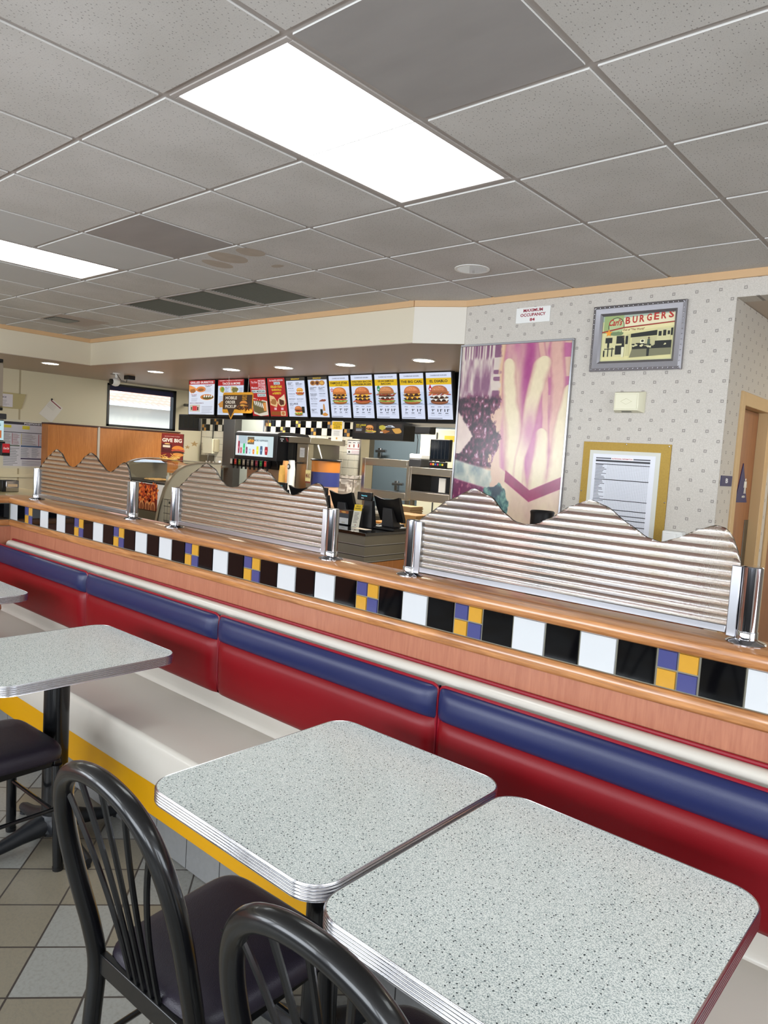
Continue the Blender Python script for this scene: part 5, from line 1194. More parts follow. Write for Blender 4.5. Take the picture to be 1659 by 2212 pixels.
# outside the service window
nb = thing('neighbouring_building', 'pale building with a salmon tiled roof outside the service window', 'building', (-16, 8, 0))
ez = ox(300, 879, -15.2).z
bx('wall', -15.7, -15.5, 4.5, 13.5, 0, ez, mat('stucco', (206, 202, 192), .9), nb)
m_rt = mat('clay_tile', (222, 172, 156), .85, noise=(7, .12)); mb = MB(); rows = []
for r in range(17):
    for e, dz in ((0, .0), (.98, -.0)):
        x = -15.2-(r+e)*.19; zb = ez+.02+(r+e)*.19*.40+(0 if e else .035)
        rows.append([(x, y, zb+.028*abs(math.sin(PI*(y)/.16))) for y in np.linspace(4.5, 13.5, 560)])
mb.grid(rows, m_rt); mb.build('roof', nb, sharp=60)
bx('wall_box', -15.5, -15.42, ox(345, 920, -15.45).y, ox(352, 920, -15.45).y+.25, ez-.95, ez-.62, mat('outdoor_box', (170, 160, 120), .7), nb)
struct(bx('floor', -40, XL-.13, -10, 30, -.06, -.01, mat('outdoor_paving', (150, 148, 142), .9)), 'paving outside the service window')

# security camera and its junction box under the soffit
p = oz(251.6, 806, SZ-.004); t = thing('security_camera', 'small white dome shaped security camera hanging under the soffit', 'camera', tuple(p))
MB().lathe([(0, 0), (.045, 0), (.045, -.012), (.016, -.016), (.014, -.085), (0, -.085)], p, m_white, 20).build('mount', t)
q = p+Vector((.0, -.01, -.115)); MB().lathe([(0, -.055), (.030, -.052), (.050, -.03), (.056, .0), (.050, .03), (.030, .05), (0, .055)], q, m_white, 24, 'y').build('body', t)
MB().lathe([(0, -.075), (.034, -.072), (.036, -.045), (0, -.04)], q, m_black, 20, 'y').build('lens', t)
p2 = oz(280, 812, SZ-.004); t = thing('cable_junction_box', 'little black junction box beside the security camera', 'junction box', tuple(p2))
bx('box', p2.x-.06, p2.x+.06, p2.y-.05, p2.y+.05, SZ-.056, SZ-.005, m_black, t, .006)
MB().tube([(p.x-.15, p.y, SZ-.012), p+Vector((.02, 0, -.02)), (p.x+.12, p.y+.0, SZ-.10), (p2.x-.08, p2.y, SZ-.09), (p2.x-.06, p2.y, SZ-.03)], .004, m_black, 6).build('cable', t)

# order monitor on an arm
a, b = oy(385, 929, 5.9), oy(429, 929, 5.9); zt = oy(405, 895, 5.9).z
t = thing('order_monitor', 'black flat order monitor on an arm right of the service window', 'monitor', (a.x, 5.9, a.z))
bx('cabinet', a.x, b.x, 5.9, 5.94, a.z, zt, m_black, t, .006); bx('screen', a.x+.02, b.x-.02, 5.8985, 5.9, a.z+.035, zt-.02, mat('dark_screen', (16, 22, 30), .12), t)
g = G((a.x+.02, 5.898, a.z+.035), (1, 0, 0), (0, 0, 1))
for k in range(1, 4): g.rect((b.x-a.x-.04)*k/4, 0, (b.x-a.x-.04)*k/4+.004, zt-a.z-.055, (40, 48, 58))
g.build('column_lines', t)
mb = MB(); mb.tube([(b.x-.25, 5.95, zt-.08), (b.x-.25, 6.02, zt+.06), (a.x+.1, 6.2, zt+.14), (XL+.01, 6.66, zt+.2)], .022, m_black, 10); mb.lathe([(0, -.02), (.05, -.02), (.05, .03), (0, .03)], (a.x+.1, 6.2, zt+.14), m_black, 14); mb.build('arm', t)

# ================================================================== ORDER COUNTER
t = thing('order_counter', 'service counter with a glossy black top, grooved beige bands and orange wood below', 'counter', (-3.94, 4.34, 0))
CX1, CY0, CY1 = -3.955, 4.34, 5.05
mb = MB(); mb.prism([(-6.845, CY0-.02), (CX1+.02, CY0-.02), (CX1+.02, CY1), (-6.845, CY1)], 'z', .922, .95, m_glossblack); mb.build('counter_top', t, .003)
mb = MB(); 
for k in range(3):
    z1 = .920-.088*k; z0 = z1-(.083, .083, .045)[k]; mb.box(-6.84, CX1, CY0, CY1-.02, z0, z1, m_band); mb.box(-6.84+.004, CX1-.008, CY0+.008, CY1-.03, z0-.006, z0, m_dark)
    mb.box(-6.84, CX1+.002, CY0-.002, CY1-.02, z0, z0+.007, m_alu_b)
mb.build('banded_fascia', t, .001)
bx('lower_panel', -6.84, CX1-.004, CY0+.004, CY1-.02, 0, .692, m_orange, t, .002)

# point of sale terminals
def pos(x, y, lb, pole=True):
    t = thing('sales_terminal', lb, 'cash register', (x, y, .95), 'black sales terminals on the order counter')
    MB().box(x-.13, x+.13, y, y+.22, .9505, .975, m_black).build('base', t, .006)
    mb = MB(); mb.hexa([(x-.07, y+.06, .975), (x+.07, y+.06, .975), (x+.07, y+.17, .975), (x-.07, y+.17, .975), (x-.05, y+.04, 1.14), (x+.05, y+.04, 1.14), (x+.05, y+.09, 1.14), (x-.05, y+.09, 1.14)], m_dark); mb.build('stand', t, .006)
    # screen seen from behind: slab leaning back, top edge dished
    mb = MB(); rows = []
    for k, (w0, v, d) in enumerate(((.130, 1.02, .085), (.135, 1.04, .078), (.140, 1.14, .03), (.142, 1.215, -.01))):
        rows.append([(x-w0+2*w0*i/12, y+.03+d, v+(.026*((2*i/12-1)**2) if k == 3 else 0)) for i in range(13)])
    A = mb.grid(rows, m_black); rows2 = [[(p[0], p[1]+.035, p[2]-.004) for p in r] for r in rows]; mb.grid(rows2, m_black)
    for r, r2 in ((rows[0], rows2[0]), (rows[-1], rows2[-1])): mb.grid([r, r2], m_black)
    mb.grid([[r[0] for r in rows], [r[0] for r in rows2]], m_black); mb.grid([[r[-1] for r in rows], [r[-1] for r in rows2]], m_black)
    mb.build('touch_screen', t, merge=.0005)
    if pole:
        px_ = x-.215; mb = MB(); mb.hexa([(px_-.03, y-.02, .951), (px_+.10, y-.02, .951), (px_+.10, y+.05, .951), (px_-.03, y+.05, .951), (px_-.02, y, 1.19), (px_+.07, y, 1.19), (px_+.07, y+.04, 1.19), (px_-.02, y+.04, 1.19)], m_dark); mb.build('display_stand', t, .004)
        p = bx('customer_display', px_-.08, px_+.09, y-.03, y-.005, 1.19, 1.26, m_black, t, .004)
        g = G((px_-.08, y-.0305, 1.19), (1, 0, 0), (0, 0, 1)); g.text('Welcome Guest', .05, .035, .07, .012, mat('cyan_glow', (110, 200, 220), emis=.9)); g.rect(.05, .015, .08, .022, (200, 206, 210)); g.build('readout', p)
    return t
P0 = oy(836, 1095, 4.70); P1 = oy(737, 1080, 4.72); P2 = oy(646, 1072, 4.78)
T0 = pos(P0.x, 4.66, 'black sales terminal with a lit customer display, nearest the counter corner')
dup(T0, (P1.x, 4.68, .95), 'middle black sales terminal, partly behind a chrome post')
dup(T0, (P2.x, 4.74, .95), 'black sales terminal seen in the dip of the middle ribbed screen')
# flyers and small things on the counter
p = oz(766, 1139, .95); t = thing('table_flyer', 'small yellow headed flyer standing on the black counter top', 'flyer', (p.x-.05, p.y, .95))
g = G((p.x-.045, p.y, .9505), (1, 0, .03), (.05, .12, 1)); g.rect(0, 0, .095, .20, (226, 222, 206)); g.rect(0, .145, .095, .20, (236, 200, 40)); g.text('VEHICLE &', .02, .178, .055, .013, (50, 44, 30)); g.text('ENGINEERS', .015, .158, .065, .013, (50, 44, 30)); g.lines(.015, .08, .04, .135, 8, (90, 86, 80), .35, .4); g.ell(.047, .018, .006, .006, (150, 90, 70), 10)
mb = g.mb; g.build('leaflet', t); bx('holder_foot', p.x-.045, p.x+.05, p.y, p.y+.06, .9502, .954, m_glass, t)
bx('backing', p.x-.044, p.x+.049, p.y+.04, p.y+.045, .954, 1.12, m_dark, t)
p = oz(742, 1134, .95); t = thing('payment_card_stand', 'grey and white card stand next to the chrome post', 'stand', (p.x, p.y, .95))
bx('body', p.x-.06, p.x+.06, p.y, p.y+.09, .9505, 1.085, m_black, t, .006); g = G((p.x-.055, p.y-.0006, .96), (1, 0, 0), (0, 0, 1)); g.rect(0, 0, .11, .055, (206, 206, 206)); g.rect(0, .055, .11, .095, (70, 72, 78)); g.rect(0, .095, .11, .12, (150, 84, 40)); g.ell(.05, .107, .03, .008, (214, 160, 80), 10); g.rect(.03, .012, .07, .016, (150, 140, 90)); g.build('card', t)
p = oz(782, 1143, .95); t = bx('postcard', p.x-.1, p.x+.07, p.y-.03, p.y+.05, .9505, .9515, mat('card_white', (222, 214, 204), .5)); tag(t, 'pale card lying flat on the black counter top', 'card')
p = oz(850, 1137, .95); t = bx('card_reader', p.x-.09, p.x+.09, p.y-.05, p.y+.05, .9505, .975, m_black, None, .008); tag(t, 'flat black card reader by the right end of the counter', 'card reader')
a = oz(800, 1141, .95); b = oz(838, 1134, .95); MBc = MB(); MBc.tube([a+Vector((0, 0, .006)), a.lerp(b, .4)+Vector((0, -.04, .006)), a.lerp(b, .7)+Vector((0, .0, .03)), b+Vector((0, 0, .008))], .004, m_black, 6); tag(MBc.build('power_cable'), 'thin black cable curling over the counter top', 'cable')
for k, (px_, py_, Y, W_, H, c, nm, lb) in enumerate(((862, 1132, 5.6, .42, .15, (150, 116, 72), 'cardboard_box', 'brown cardboard box on the shelf behind the counter'), (813, 1127, 5.45, .12, .10, (170, 112, 44), 'snack_box', 'small orange and yellow box left of the cardboard box'))):
    p = oy(px_, py_+8, Y); t = thing(nm, lb, 'box', (p.x, Y, p.z)); bx('carton', p.x-W_/2, p.x+W_/2, Y, Y+.25, .80, .80+H+(.02 if k else .06), mat(nm+'_card', c, .8, noise=(9, .08)), t, .004)
    bx('tape', p.x-.02, p.x+.02, Y-.001, Y+.0, .80, .80+H, mat('tape', (226, 200, 150), .3), t)
t = thing('low_work_shelf', 'low steel work shelf right behind the order counter', 'shelf', (-5.3, 5.4, .8)); bx('top', -6.9, -4.2, 5.35, 5.95, .775, .7995, m_steel, t, .002); bx('body', -6.88, -4.22, 5.37, 5.93, 0, .775, m_steel_d, t)

# ================================================================== DISPLAY CASE
DX0, DX1 = -8.25, -7.07
t = thing('display_case', 'curved glass display case with grey end panels on the counter line', 'display case', (DX1, 4.34, 0))
prof = [(4.30, 0), (4.315, .5), (4.335, .725), (4.36, .87), (4.398, .993), (4.425, 1.08), (4.461, 1.149), (4.51, 1.22), (4.591, 1.292), (4.66, 1.327), (4.74, 1.349), (4.83, 1.363), (4.927, 1.371), (5.15, 1.374)]
for x0, x1 in ((DX1-.03, DX1), (DX0, DX0+.03)):
    MB().prism(prof+[(5.15, 0)], 'x', x0, x1, mat('grey_end_panel', (150, 146, 132), .4)).build('end_panel', t, .003, smooth=True, sharp=20)
    mb = MB(); rows = [[(x, y+dy, z+dz) for x in (x0-.006, x1+.006)] for (y, z), (dy, dz) in [((y, z), (-.012*(1 if z < 1.2 else .5), .008 if z > 1.1 else 0)) for y, z in prof]]
    rows2 = [[(x, y+.004, z-.002) for x in (x0-.006, x1+.006)] for y, z in prof]
    mb.grid(rows, m_steel); mb.grid([[r[0] for r in rows], [r[0] for r in rows2]], m_steel); mb.grid([[r[1] for r in rows], [r[1] for r in rows2]], m_steel); mb.build('edge_trim', t)
gl = [p for p in prof if p[1] >= 1.14]
mb = MB(); mb.grid([[(DX0+.03, y, z), (DX1-.03, y, z)] for y, z in gl], m_curved); mb.build('curved_glass', t)
bx('cabinet_body', DX0+.03, DX1-.03, 4.40, 5.12, 0, .80, m_steel_d, t); bx('front_panel', DX0+.03, DX1-.03, 4.345, 4.36, .0, .80, m_steel_d, t)
bx('display_shelf', DX0+.031, DX1-.031, 4.44, 5.09, 1.105, 1.125, m_black, t, .002)
bx('graphic_support', DX0+.03, DX1-.03, 4.415, 4.43, .801, 1.104, m_white, t)
bx('top_plate', DX0+.03, DX1-.03, 4.93, 5.15, 1.366, 1.374, m_steel, t)
g = G((-7.62, 4.4145, .80), (1, 0, 0), (0, 0, 1)); W_, H = .46, .30; g.rect(0, 0, W_, H, (120, 40, 16)); g.rect(W_*.86, 0, W_*1.1, H, (226, 220, 210))
for k in range(150):
    a, b = random.uniform(0, .84), random.uniform(.25, .98); c = random.choice([(196, 70, 20), (226, 110, 36), (150, 40, 14), (214, 90, 30), (110, 24, 10), (236, 140, 60)]); g.ell(W_*a, H*b, W_*random.uniform(.03, .08), H*random.uniform(.03, .08), c, 8, rot=random.uniform(0, 3), jag=.25, new=k % 8 == 0)
for a in (.15, .42, .68): g.ell(W_*a, H*.12, W_*.11, H*.22, (216, 146, 90), 14); g.ell(W_*a, H*.1, W_*.08, H*.16, (150, 80, 44), 12)
g.build('chicken_picture', t, label='printed picture of glazed fried chicken')
for k, (x, y, lb) in enumerate(((-7.34, 4.62, 'white salt bottle, left one inside the curved case'), (-7.27, 4.62, 'white salt bottle, right one inside the curved case'))):
    q = thing('salt_bottle', lb, 'bottle', (x, y, 1.125), 'bottles inside the curved display case'); MB().lathe([(0, 1.1255), (.024, 1.1255), (.026, 1.13), (.026, 1.19), (.016, 1.205), (.016, 1.215), (0, 1.215)], (x, y, 0), m_white, 16).build('bottle', q); MB().lathe([(0, 1.2155), (.018, 1.2155), (.018, 1.235), (0, 1.235)], (x, y, 0), m_ivory, 16).build('cap', q)
q = thing('yellow_bottle', 'yellow sauce bottle inside the curved case', 'bottle', (-7.19, 4.75, 1.125)); MB().lathe([(0, 1.1255), (.035, 1.1255), (.036, 1.22), (.012, 1.26), (.008, 1.30), (0, 1.30)], (-7.19, 4.75, 0), mat('mustard', (206, 184, 50), .35), 16).build('bottle', q)
q = thing('biscuit_tray', 'tray of pale biscuits inside the curved case', 'tray', (-7.62, 4.66, 1.125)); bx('tray', -7.80, -7.45, 4.55, 4.80, 1.1255, 1.13, m_black, q, .002)
for k in range(9): MB().lathe([(0, 0), (.045, 0), (.048, .008), (.03, .016), (0, .018)], (-7.74+.11*(k % 3), 4.60+.07*(k//3), 1.1305), mat('biscuit', (196, 160, 104), .7), 14).build('biscuit', q)
# wire rack in front of the end panel
t = thing('wire_rack', 'dark wire rack fixed to the side of the display case', 'rack', (-6.9, 4.4, .7))
mb = MB()
for z in (.72, .80, .88, .955): mb.tube([(-7.06, 4.40, z), (-6.86, 4.40, z), (-6.86, 4.62, z), (-7.06, 4.62, z)], .004, m_steel_d, 6)
for x in (-7.05, -6.99, -6.93, -6.86): mb.tube([(x, 4.40, .70), (x, 4.40, .955)], .003, m_steel_d, 6)
for y in (4.47, 4.55, 4.62): mb.tube([(-6.86, y, .70), (-6.86, y, .955)], .003, m_steel_d, 6)
mb.build('wires', t); bx('tray', -7.05, -6.87, 4.41, 4.61, .69, .70, m_black, t)
# GIVE BIG placard on the case
t = thing('burger_placard', 'tilted red placard with a burger and fries standing on the display case', 'placard', (-7.5, 5.0, 1.375))
A_ = oy(347, 994, 5.0); Bq = oy(394, 999, 5.0); Cq = oy(403, 940, 5.0); Dq = oy(356, 937, 5.0)
uu = (Bq-A_); W_ = uu.length; vv = (Dq-A_); H = vv.length; vv = (vv-uu.normalized()*vv.dot(uu.normalized())).normalized()
sh = Vector((0, 0, 1.378-min(A_.z, Bq.z))); A_ = A_+sh*0
g = G(A_, uu, vv); g.rect(0, 0, W_, H, (122, 36, 36)); g.rect(0, H*.3, W_*.5, H*.62, (84, 26, 34)); g.text('BECAUSE IT IS GOOD TO SHARE', W_*.15, H*.885, W_*.68, H*.022, (230, 190, 190)); g.text('GIVE BIG', W_*.04, H*.69, W_*.90, H*.135, (246, 240, 232))
g.ell(W_*.28, H*.62, W_*.13, H*.03, (236, 196, 130), 12); g.rect(W_*.08, H*.49, W_*.42, H*.57, (232, 222, 206)); g.rect(W_*.15, H*.59, W_*.38, H*.605, (60, 20, 20)); g.rect(W_*.15, H*.44, W_*.34, H*.45, (150, 90, 100))
g.ell(W_*.78, H*.44, W_*.28, H*.135, (222, 138, 62), 20, 0, PI); g.ell(W_*.80, H*.39, W_*.3, H*.06, (196, 84, 66), 16, jag=.15); g.ell(W_*.80, H*.34, W_*.3, H*.05, (80, 44, 36), 16, jag=.1); g.ell(W_*.8, H*.26, W_*.25, H*.06, (222, 150, 76), 16)
for k in range(34): g.ell(W_*random.uniform(.04, .82), H*random.uniform(.04, .25), W_*.12, H*.014, random.choice([(232, 186, 96), (214, 158, 66), (240, 204, 130)]), 8, rot=random.uniform(-.5, .5), new=k % 6 == 0)
g.build('print', t)
mb = MB(); b_ = Vector((0, .004, 0)); mb.hexa([A_+b_*.2, Bq+b_*.2, Bq+b_*2, A_+b_*2, A_+vv*H+b_*.2, A_+uu+vv*H+b_*.2, A_+uu+vv*H+b_*2, A_+vv*H+b_*2], m_dark); mb.build('board', t, smooth=False)
mb = MB(); mb.tube([(A_.x+.12, 5.01, 1.376), (A_.x+.15, 5.01, A_.z+.2)], .006, m_black, 6); mb.tube([(A_.x+.30, 5.01, 1.376), (A_.x+.30, 5.01, A_.z+.2)], .006, m_black, 6); mb.build('easel', t)

# ================================================================== BACK LINE
t = thing('back_counter', 'long steel back counter under the drinks machine', 'counter', (-8, 6.1, 0)); bx('worktop', -9.3, -3.3, 6.05, 6.95, .90, .93, m_steel, t, .003); bx('base', -9.28, -3.32, 6.10, 6.93, 0, .90, m_steel_d, t)
t = thing('grey_column', 'dark grey square column left of the drinks machine', 'column', (-9.2, 6.7, 0)); a, b = oy(481, 960, 6.80), oy(505.5, 960, 6.80); bx('shaft', a.x, b.x, 6.8, 6.98, .93, SZ, m_colgrey, t, .004)
a, b = oy(506, 904, 6.9), oy(567, 904, 6.9); t = bx('grey_wall_panel', a.x, b.x, 6.93, 6.985, .931, a.z+.06, m_panelgrey, None, .004); tag(t, 'flat grey green panel behind the drinks machine', 'panel')
bx_ = bx('panel_edge', b.x, b.x+.03, 6.92, 6.985, .931, a.z+.05, m_alu_b); bx_.parent = t; 
# drinks machine
a, b = oy(508, 935, 6.2), oy(599, 945, 6.2); X0, X1 = a.x, b.x
t = thing('drinks_machine', 'soda machine with a lit picture panel and a row of coloured valves', 'drinks machine', (X0, 6.2, .93))
zt = oy(550, 932, 6.2).z; zd0, zd1 = oy(512, 981, 6.2).z-.01, oy(512, 940, 6.2).z
bx('backsplash', X0+.02, X1-.02, 6.42, 6.78, .931, zd0-.03, m_steel, t, .004)
mb = MB(); n = 16; pr = [(6.20, zd0-.045), (6.20, zd1+.02), (6.215, zt-.012), (6.25, zt), (6.45, zt+.012), (6.75, zt), (6.78, zt-.03), (6.78, zd0-.045)]
mb.prism(pr, 'x', X0, X1, m_dark); mb.build('head', t, .006)
mb = MB(); mb.hexa([(X0, 6.25, zd0-.16), (X1, 6.25, zd0-.16), (X1, 6.42, zd0-.16), (X0, 6.42, zd0-.16), (X0, 6.21, zd0-.046), (X1, 6.21, zd0-.046), (X1, 6.42, zd0-.046), (X0, 6.42, zd0-.046)], m_black); mb.build('valve_bank', t, .004)
W_, H = X1-X0-.10, zd1-zd0; g = G((X0+.03, 6.198, zd0), (1, 0, 0), (0, 0, 1), .7); g.rect(0, 0, W_, H, (204, 222, 226)); g.rect(W_*.3, 0, W_*.85, H*.8, (226, 240, 244)); g.rect(W_*.02, H*.05, W_*.07, H, (240, 226, 226)); g.rect(W_*.07, H*.6, W_*.3, H, (176, 196, 206))
g.text('MORE HAPPINESS', W_*.50, H*.74, W_*.36, H*.09, (70, 96, 106)); g.rect(W_*.32, H*.58, W_*.50, H*.95, (110, 104, 90)); 
for k in range(8): g.ell(W_*(.35+.018*k), H*(.72+.03*(k % 3)), W_*.03, H*.05, random.choice([(226, 150, 60), (200, 80, 40), (230, 190, 90)]), 8, rot=.4)
for u, w2, h2, c in ((.09, .05, .62, (150, 40, 66)), (.155, .045, .30, (206, 70, 86)), (.235, .055, .50, (60, 190, 120)), (.31, .045, .34, (120, 50, 84)), (.395, .055, .26, (170, 206, 226)), (.495, .055, .24, (236, 140, 70)), (.60, .06, .40, (230, 230, 60)), (.70, .07, .42, (74, 104, 136)), (.83, .085, .40, (170, 50, 56))): g.poly([(W_*(u-w2*.35), H*.1), (W_*(u+w2*.35), H*.1), (W_*(u+w2*.5), H*(.1+h2*.6)), (W_*(u+w2*.4), H*(.1+h2)), (W_*(u-w2*.4), H*(.1+h2)), (W_*(u-w2*.5), H*(.1+h2*.6))], c); g.rect(W_*(u-w2*.3), H*(.12+h2*.35), W_*(u+w2*.2), H*(.12+h2*.55), tuple(min(255, v+60) for v in c))
g.build('lit_panel', t, label='glowing panel picturing nine colourful drinks')
vc = [(226, 216, 206), (196, 50, 44), (120, 130, 60), (176, 160, 140), (110, 100, 90), (150, 130, 110), (140, 40, 60), (50, 130, 60), (206, 40, 44)]
for k, c in enumerate(vc):
    x = X0+.035+(X1-X0-.17)*k/8; bv = bx('valve', x-.028, x+.028, 6.13, 6.21, zd0-.15, zd0-.05, m_black, t, .004)
    g = G((x-.024, 6.1295, zd0-.125), (1, 0, 0), (0, 0, 1)); g.rect(0, 0, .048, .07, c); g.rect(.008, .03, .04, .042, tuple(min(255, v+50) for v in c)); g.build('flavour_label', bv); MB().lathe([(0, zd0-.185), (.013, zd0-.185), (.016, zd0-.151), (0, zd0-.151)], (x, 6.17, 0), m_black, 10).build('nozzle', bv)
bx('drip_tray', X0+.01, X1-.01, 6.07, 6.41, .931, .96, m_steel, t, .004)
# tea brewer / steel column unit
XM = X1; a, b = oy(600, 940, 6.22), oy(671, 945, 6.22); X0, X1 = XM+.008, b.x; zt = b.z
t = thing('tea_brewer', 'tall stainless brewer with a black logo panel, right of the drinks machine', 'brewer', (X0, 6.22, .93))
zb = oy(640, 957, 6.22).z
bx('hood', X0, X1, 6.22, 6.85, zb, zt, m_steel, t, .004); bx('body', X0+.02, X1-.10, 6.37, 6.85, .931, zb-.001, m_steel_d, t, .004); bx('right_body', X1-.30, X1-.09, 6.27, 6.369, 1.02, zb-.001, m_steel, t, .006)
bx('black_strip', X0+.17, X0+.225, 6.33, 6.369, 1.15, zb-.001, m_black, t); w2 = (X1-X0)*.33; g = G((X0, 6.2194, zb), (1, 0, 0), (0, 0, 1)); H = zt-zb
g.rect(0, 0, w2, H*.93, (26, 24, 24)); g.rect(w2*.15, H*.45, w2*.5, H*.6, (226, 226, 226)); g.ell(w2*.32, H*.22, w2*.1, H*.1, (220, 220, 220), 10); g.poly([(w2*.66, H*.7), (w2*.8, H*.75), (w2*.97, H*.2), (w2*.85, H*.15)], (150, 30, 40)); g.build('logo_panel', t)
g = G((X1-.24, 6.2694, 1.50), (1, 0, 0), (0, 0, 1)); g.rect(0, 0, .09, .12, (206, 206, 204)); g.lines(.01, .08, .02, .1, 6, (150, 150, 150), .3); g.build('instruction_sheet', t)
bx('tap_handle', X1-.245, X1-.17, 6.20, 6.268, 1.415, 1.435, m_black, t, .004); bx('feet', X0+.03, X1-.11, 6.4, 6.8, .9305, .9308, m_black, t)
# tub with lid and ladle
a, b = oy(657, 1000, 6.1), oy(703, 1000, 6.1); cx_, r_ = (a.x+b.x)/2, (b.x-a.x)/2*.93; zt = oy(680, 994, 6.1).z
t = thing('lidded_tub', 'round plastic tub with orange and blue label and a black lid', 'tub', (cx_, 6.1+r_, .93)); cy_ = 6.12+r_
MB().lathe([(0, .9305), (r_*.90, .9305), (r_*.96, 1.05), (r_, zt-.005), (0, zt-.005)], (cx_, cy_, 0), mat('tub_beige', (196, 160, 130), .3), 32).build('tub', t)
MB().lathe([(r_*.97, 1.16), (r_*1.005, 1.16), (r_*1.01, 1.335), (r_*.98, 1.335)], (cx_, cy_, 0), mat('label_blue', (42, 52, 112), .5), 32).build('blue_label_band', t)
MB().lathe([(r_*.99, 1.336), (r_*1.01, 1.336), (r_*1.014, zt-.006), (r_*.98, zt-.006)], (cx_, cy_, 0), mat('label_orange', (178, 108, 38), .5), 32).build('orange_label_band', t)
MB().lathe([(0, zt-.004), (r_*1.10, zt-.004), (r_*1.12, zt+.008), (r_*1.05, zt+.018), (0, zt+.02)], (cx_, cy_, 0), m_black, 32).build('lid', t)
g = G((cx_-r_*.95, cy_-r_*1.04, 1.19), (1, -.25, 0), (0, 0, 1)); g.rect(0, 0, r_*.75, .16, (206, 196, 140)); g.text('MAKI', r_*.05, .06, r_*.62, .06, (110, 40, 34)); g.rect(0, .0, r_*.75, .02, (110, 40, 34)); g.build('name_label', t)
a_ = Vector((cx_-.04, cy_-.04, zt+.02)); t = thing('ladle', 'long pale spoon handle sticking up from the lidded tub', 'ladle', tuple(a_)); e_ = oy(687, 962, 6.28); MB().tube([a_+Vector((0, 0, .002)), e_], [.006, .012], m_white, 8).build('handle', t)
# cup stacks
def cups(px_, ytop, ybot, Y, r, c, n, lb):
    p, q = oy(px_, ybot, Y), oy(px_, ytop, Y); z0, z1 = .9305, q.z; 
    t = thing('cup_stack', lb, 'cups', (p.x, Y, z0), 'stacks of paper cups beside the brewer'); h = (z1-z0); hc = .11
    MB().lathe([(0, z1), (r*.72, z1), (r*.97, z1-hc), (r, z1-hc-.003), (r*.96, z1-hc-.008)]+sum([[(r*.96, z1-hc-.008-k*(h-hc-.012)/n), (r, z1-hc-.014-k*(h-hc-.012)/n)] for k in range(n)], [])+[(r*.96, z0), (0, z0)], (p.x, Y, 0), c, 24).build('cups', t)
    return t, p.x, z1
t, x, z1 = cups(608, 1005, 1045, 6.02, .042, mat('yellow_cup', (234, 186, 96), .55, noise=(24, .16)), 16, 'short stack of yellow paper cups')
t, x, z1 = cups(615, 995, 1045, 6.12, .046, mat('orange_cup', (228, 166, 104), .55, noise=(20, .2)), 20, 'taller stack of orange patterned cups')
t, x, z1 = cups(628, 994, 1042, 6.02, .050, m_white, 18, 'stack of white paper cups with a dark emblem')
g = G((x-.03, 6.02-.052, z1-.13), (1, 0, 0), (0, 0, 1)); g.ell(.035, .05, .03, .035, (70, 72, 74), 16); g.ell(.025, .05, .016, .02, (226, 226, 226), 12); g.build('emblem', t)
# rack of white bags
a, b = oy(706, 1030, 6.6), oy(764, 1030, 6.6); zt = a.z; t = thing('bag_rack', 'wire rack holding crumpled white paper bags against the tiles', 'rack', (a.x, 6.6, 1.05))
mb = MB(); mb.tube([(a.x, 6.6, zt), (b.x, 6.6, zt), (b.x, 6.94, zt), (a.x, 6.94, zt)], .006, m_steel_d, 6, closed=True); mb.tube([(b.x, 6.6, zt), (b.x-.02, 6.62, zt-.10), (b.x-.14, 6.7, zt-.3)], .006, m_steel_d, 6); mb.tube([(a.x+.05, 6.62, zt), (a.x+.05, 6.62, .935)], .006, m_steel_d, 6); mb.build('wires', t)
mb = MB(); rows = []; n = 40
for v in np.linspace(0, 1, 12):
    rr = []
    for k in range(n):
        th = 2*PI*k/n; e = .5; c, s = math.cos(th), math.sin(th); wx = (b.x-a.x)/2*(.70+.34*v); j = 1+.10*random.uniform(-1, 1)*(.3+v)
        rr.append(((a.x+b.x)/2-.02+math.copysign(abs(c)**e, c)*wx*j*.93, 6.77+math.copysign(abs(s)**e, s)*.13*j, .94+(zt+.02-.94)*v+(.03*random.uniform(-1, 1) if v > .85 else 0)))
    rows.append(rr)
mb.grid(rows, mat('bag_white', (222, 214, 204), .7), close=True); mb.build('paper_bags', t, sharp=18)

# tea/phone box on the tiles at the left
a, b = oy(437, 990, 6.9), oy(463, 948, 6.9); t = thing('wall_dispenser', 'cream wall box with pipes on the tiles left of the grey column', 'dispenser', (a.x, 6.9, a.z))
bx('box', a.x+.02, b.x-.02, 6.88, 6.991, a.z+.09, b.z, m_ivory, t, .004); bx('side_box', b.x-.08, b.x+.02, 6.90, 6.991, a.z+.12, b.z-.01, mat('tan_box', (190, 180, 150), .5), t, .004)
bx('lower_unit', a.x, b.x-.1, 6.86, 6.991, a.z-.12, a.z+.06, m_steel_d, t, .006); MB().tube([(b.x-.14, 6.97, b.z), (b.x-.14, 6.97, SZ-.3)], .008, m_black, 8).build('conduit', t)
t = thing('steel_shelf_rail', 'steel rail with small jars left of the grey column', 'shelf', (-9.6, 6.7, 1.3)); p = oy(445, 1003, 6.7); bx('rail', p.x-.35, p.x+.45, 6.68, 6.9, p.z-.03, p.z, m_steel, t, .003); bx('leg', p.x+.40, p.x+.43, 6.7, 6.73, .9305, p.z-.031, m_steel, t); bx('leg', p.x-.33, p.x-.30, 6.7, 6.73, .9305, p.z-.031, m_steel, t)
for k, q in enumerate((443, 450, 458, 470)): pp = oy(q, 999, 6.75); MB().lathe([(0, p.z+.0005), (.022, p.z+.0005), (.022, p.z+.05), (.014, p.z+.06), (0, p.z+.06)], (pp.x, 6.78, 0), m_steel, 14).build('jar', t)
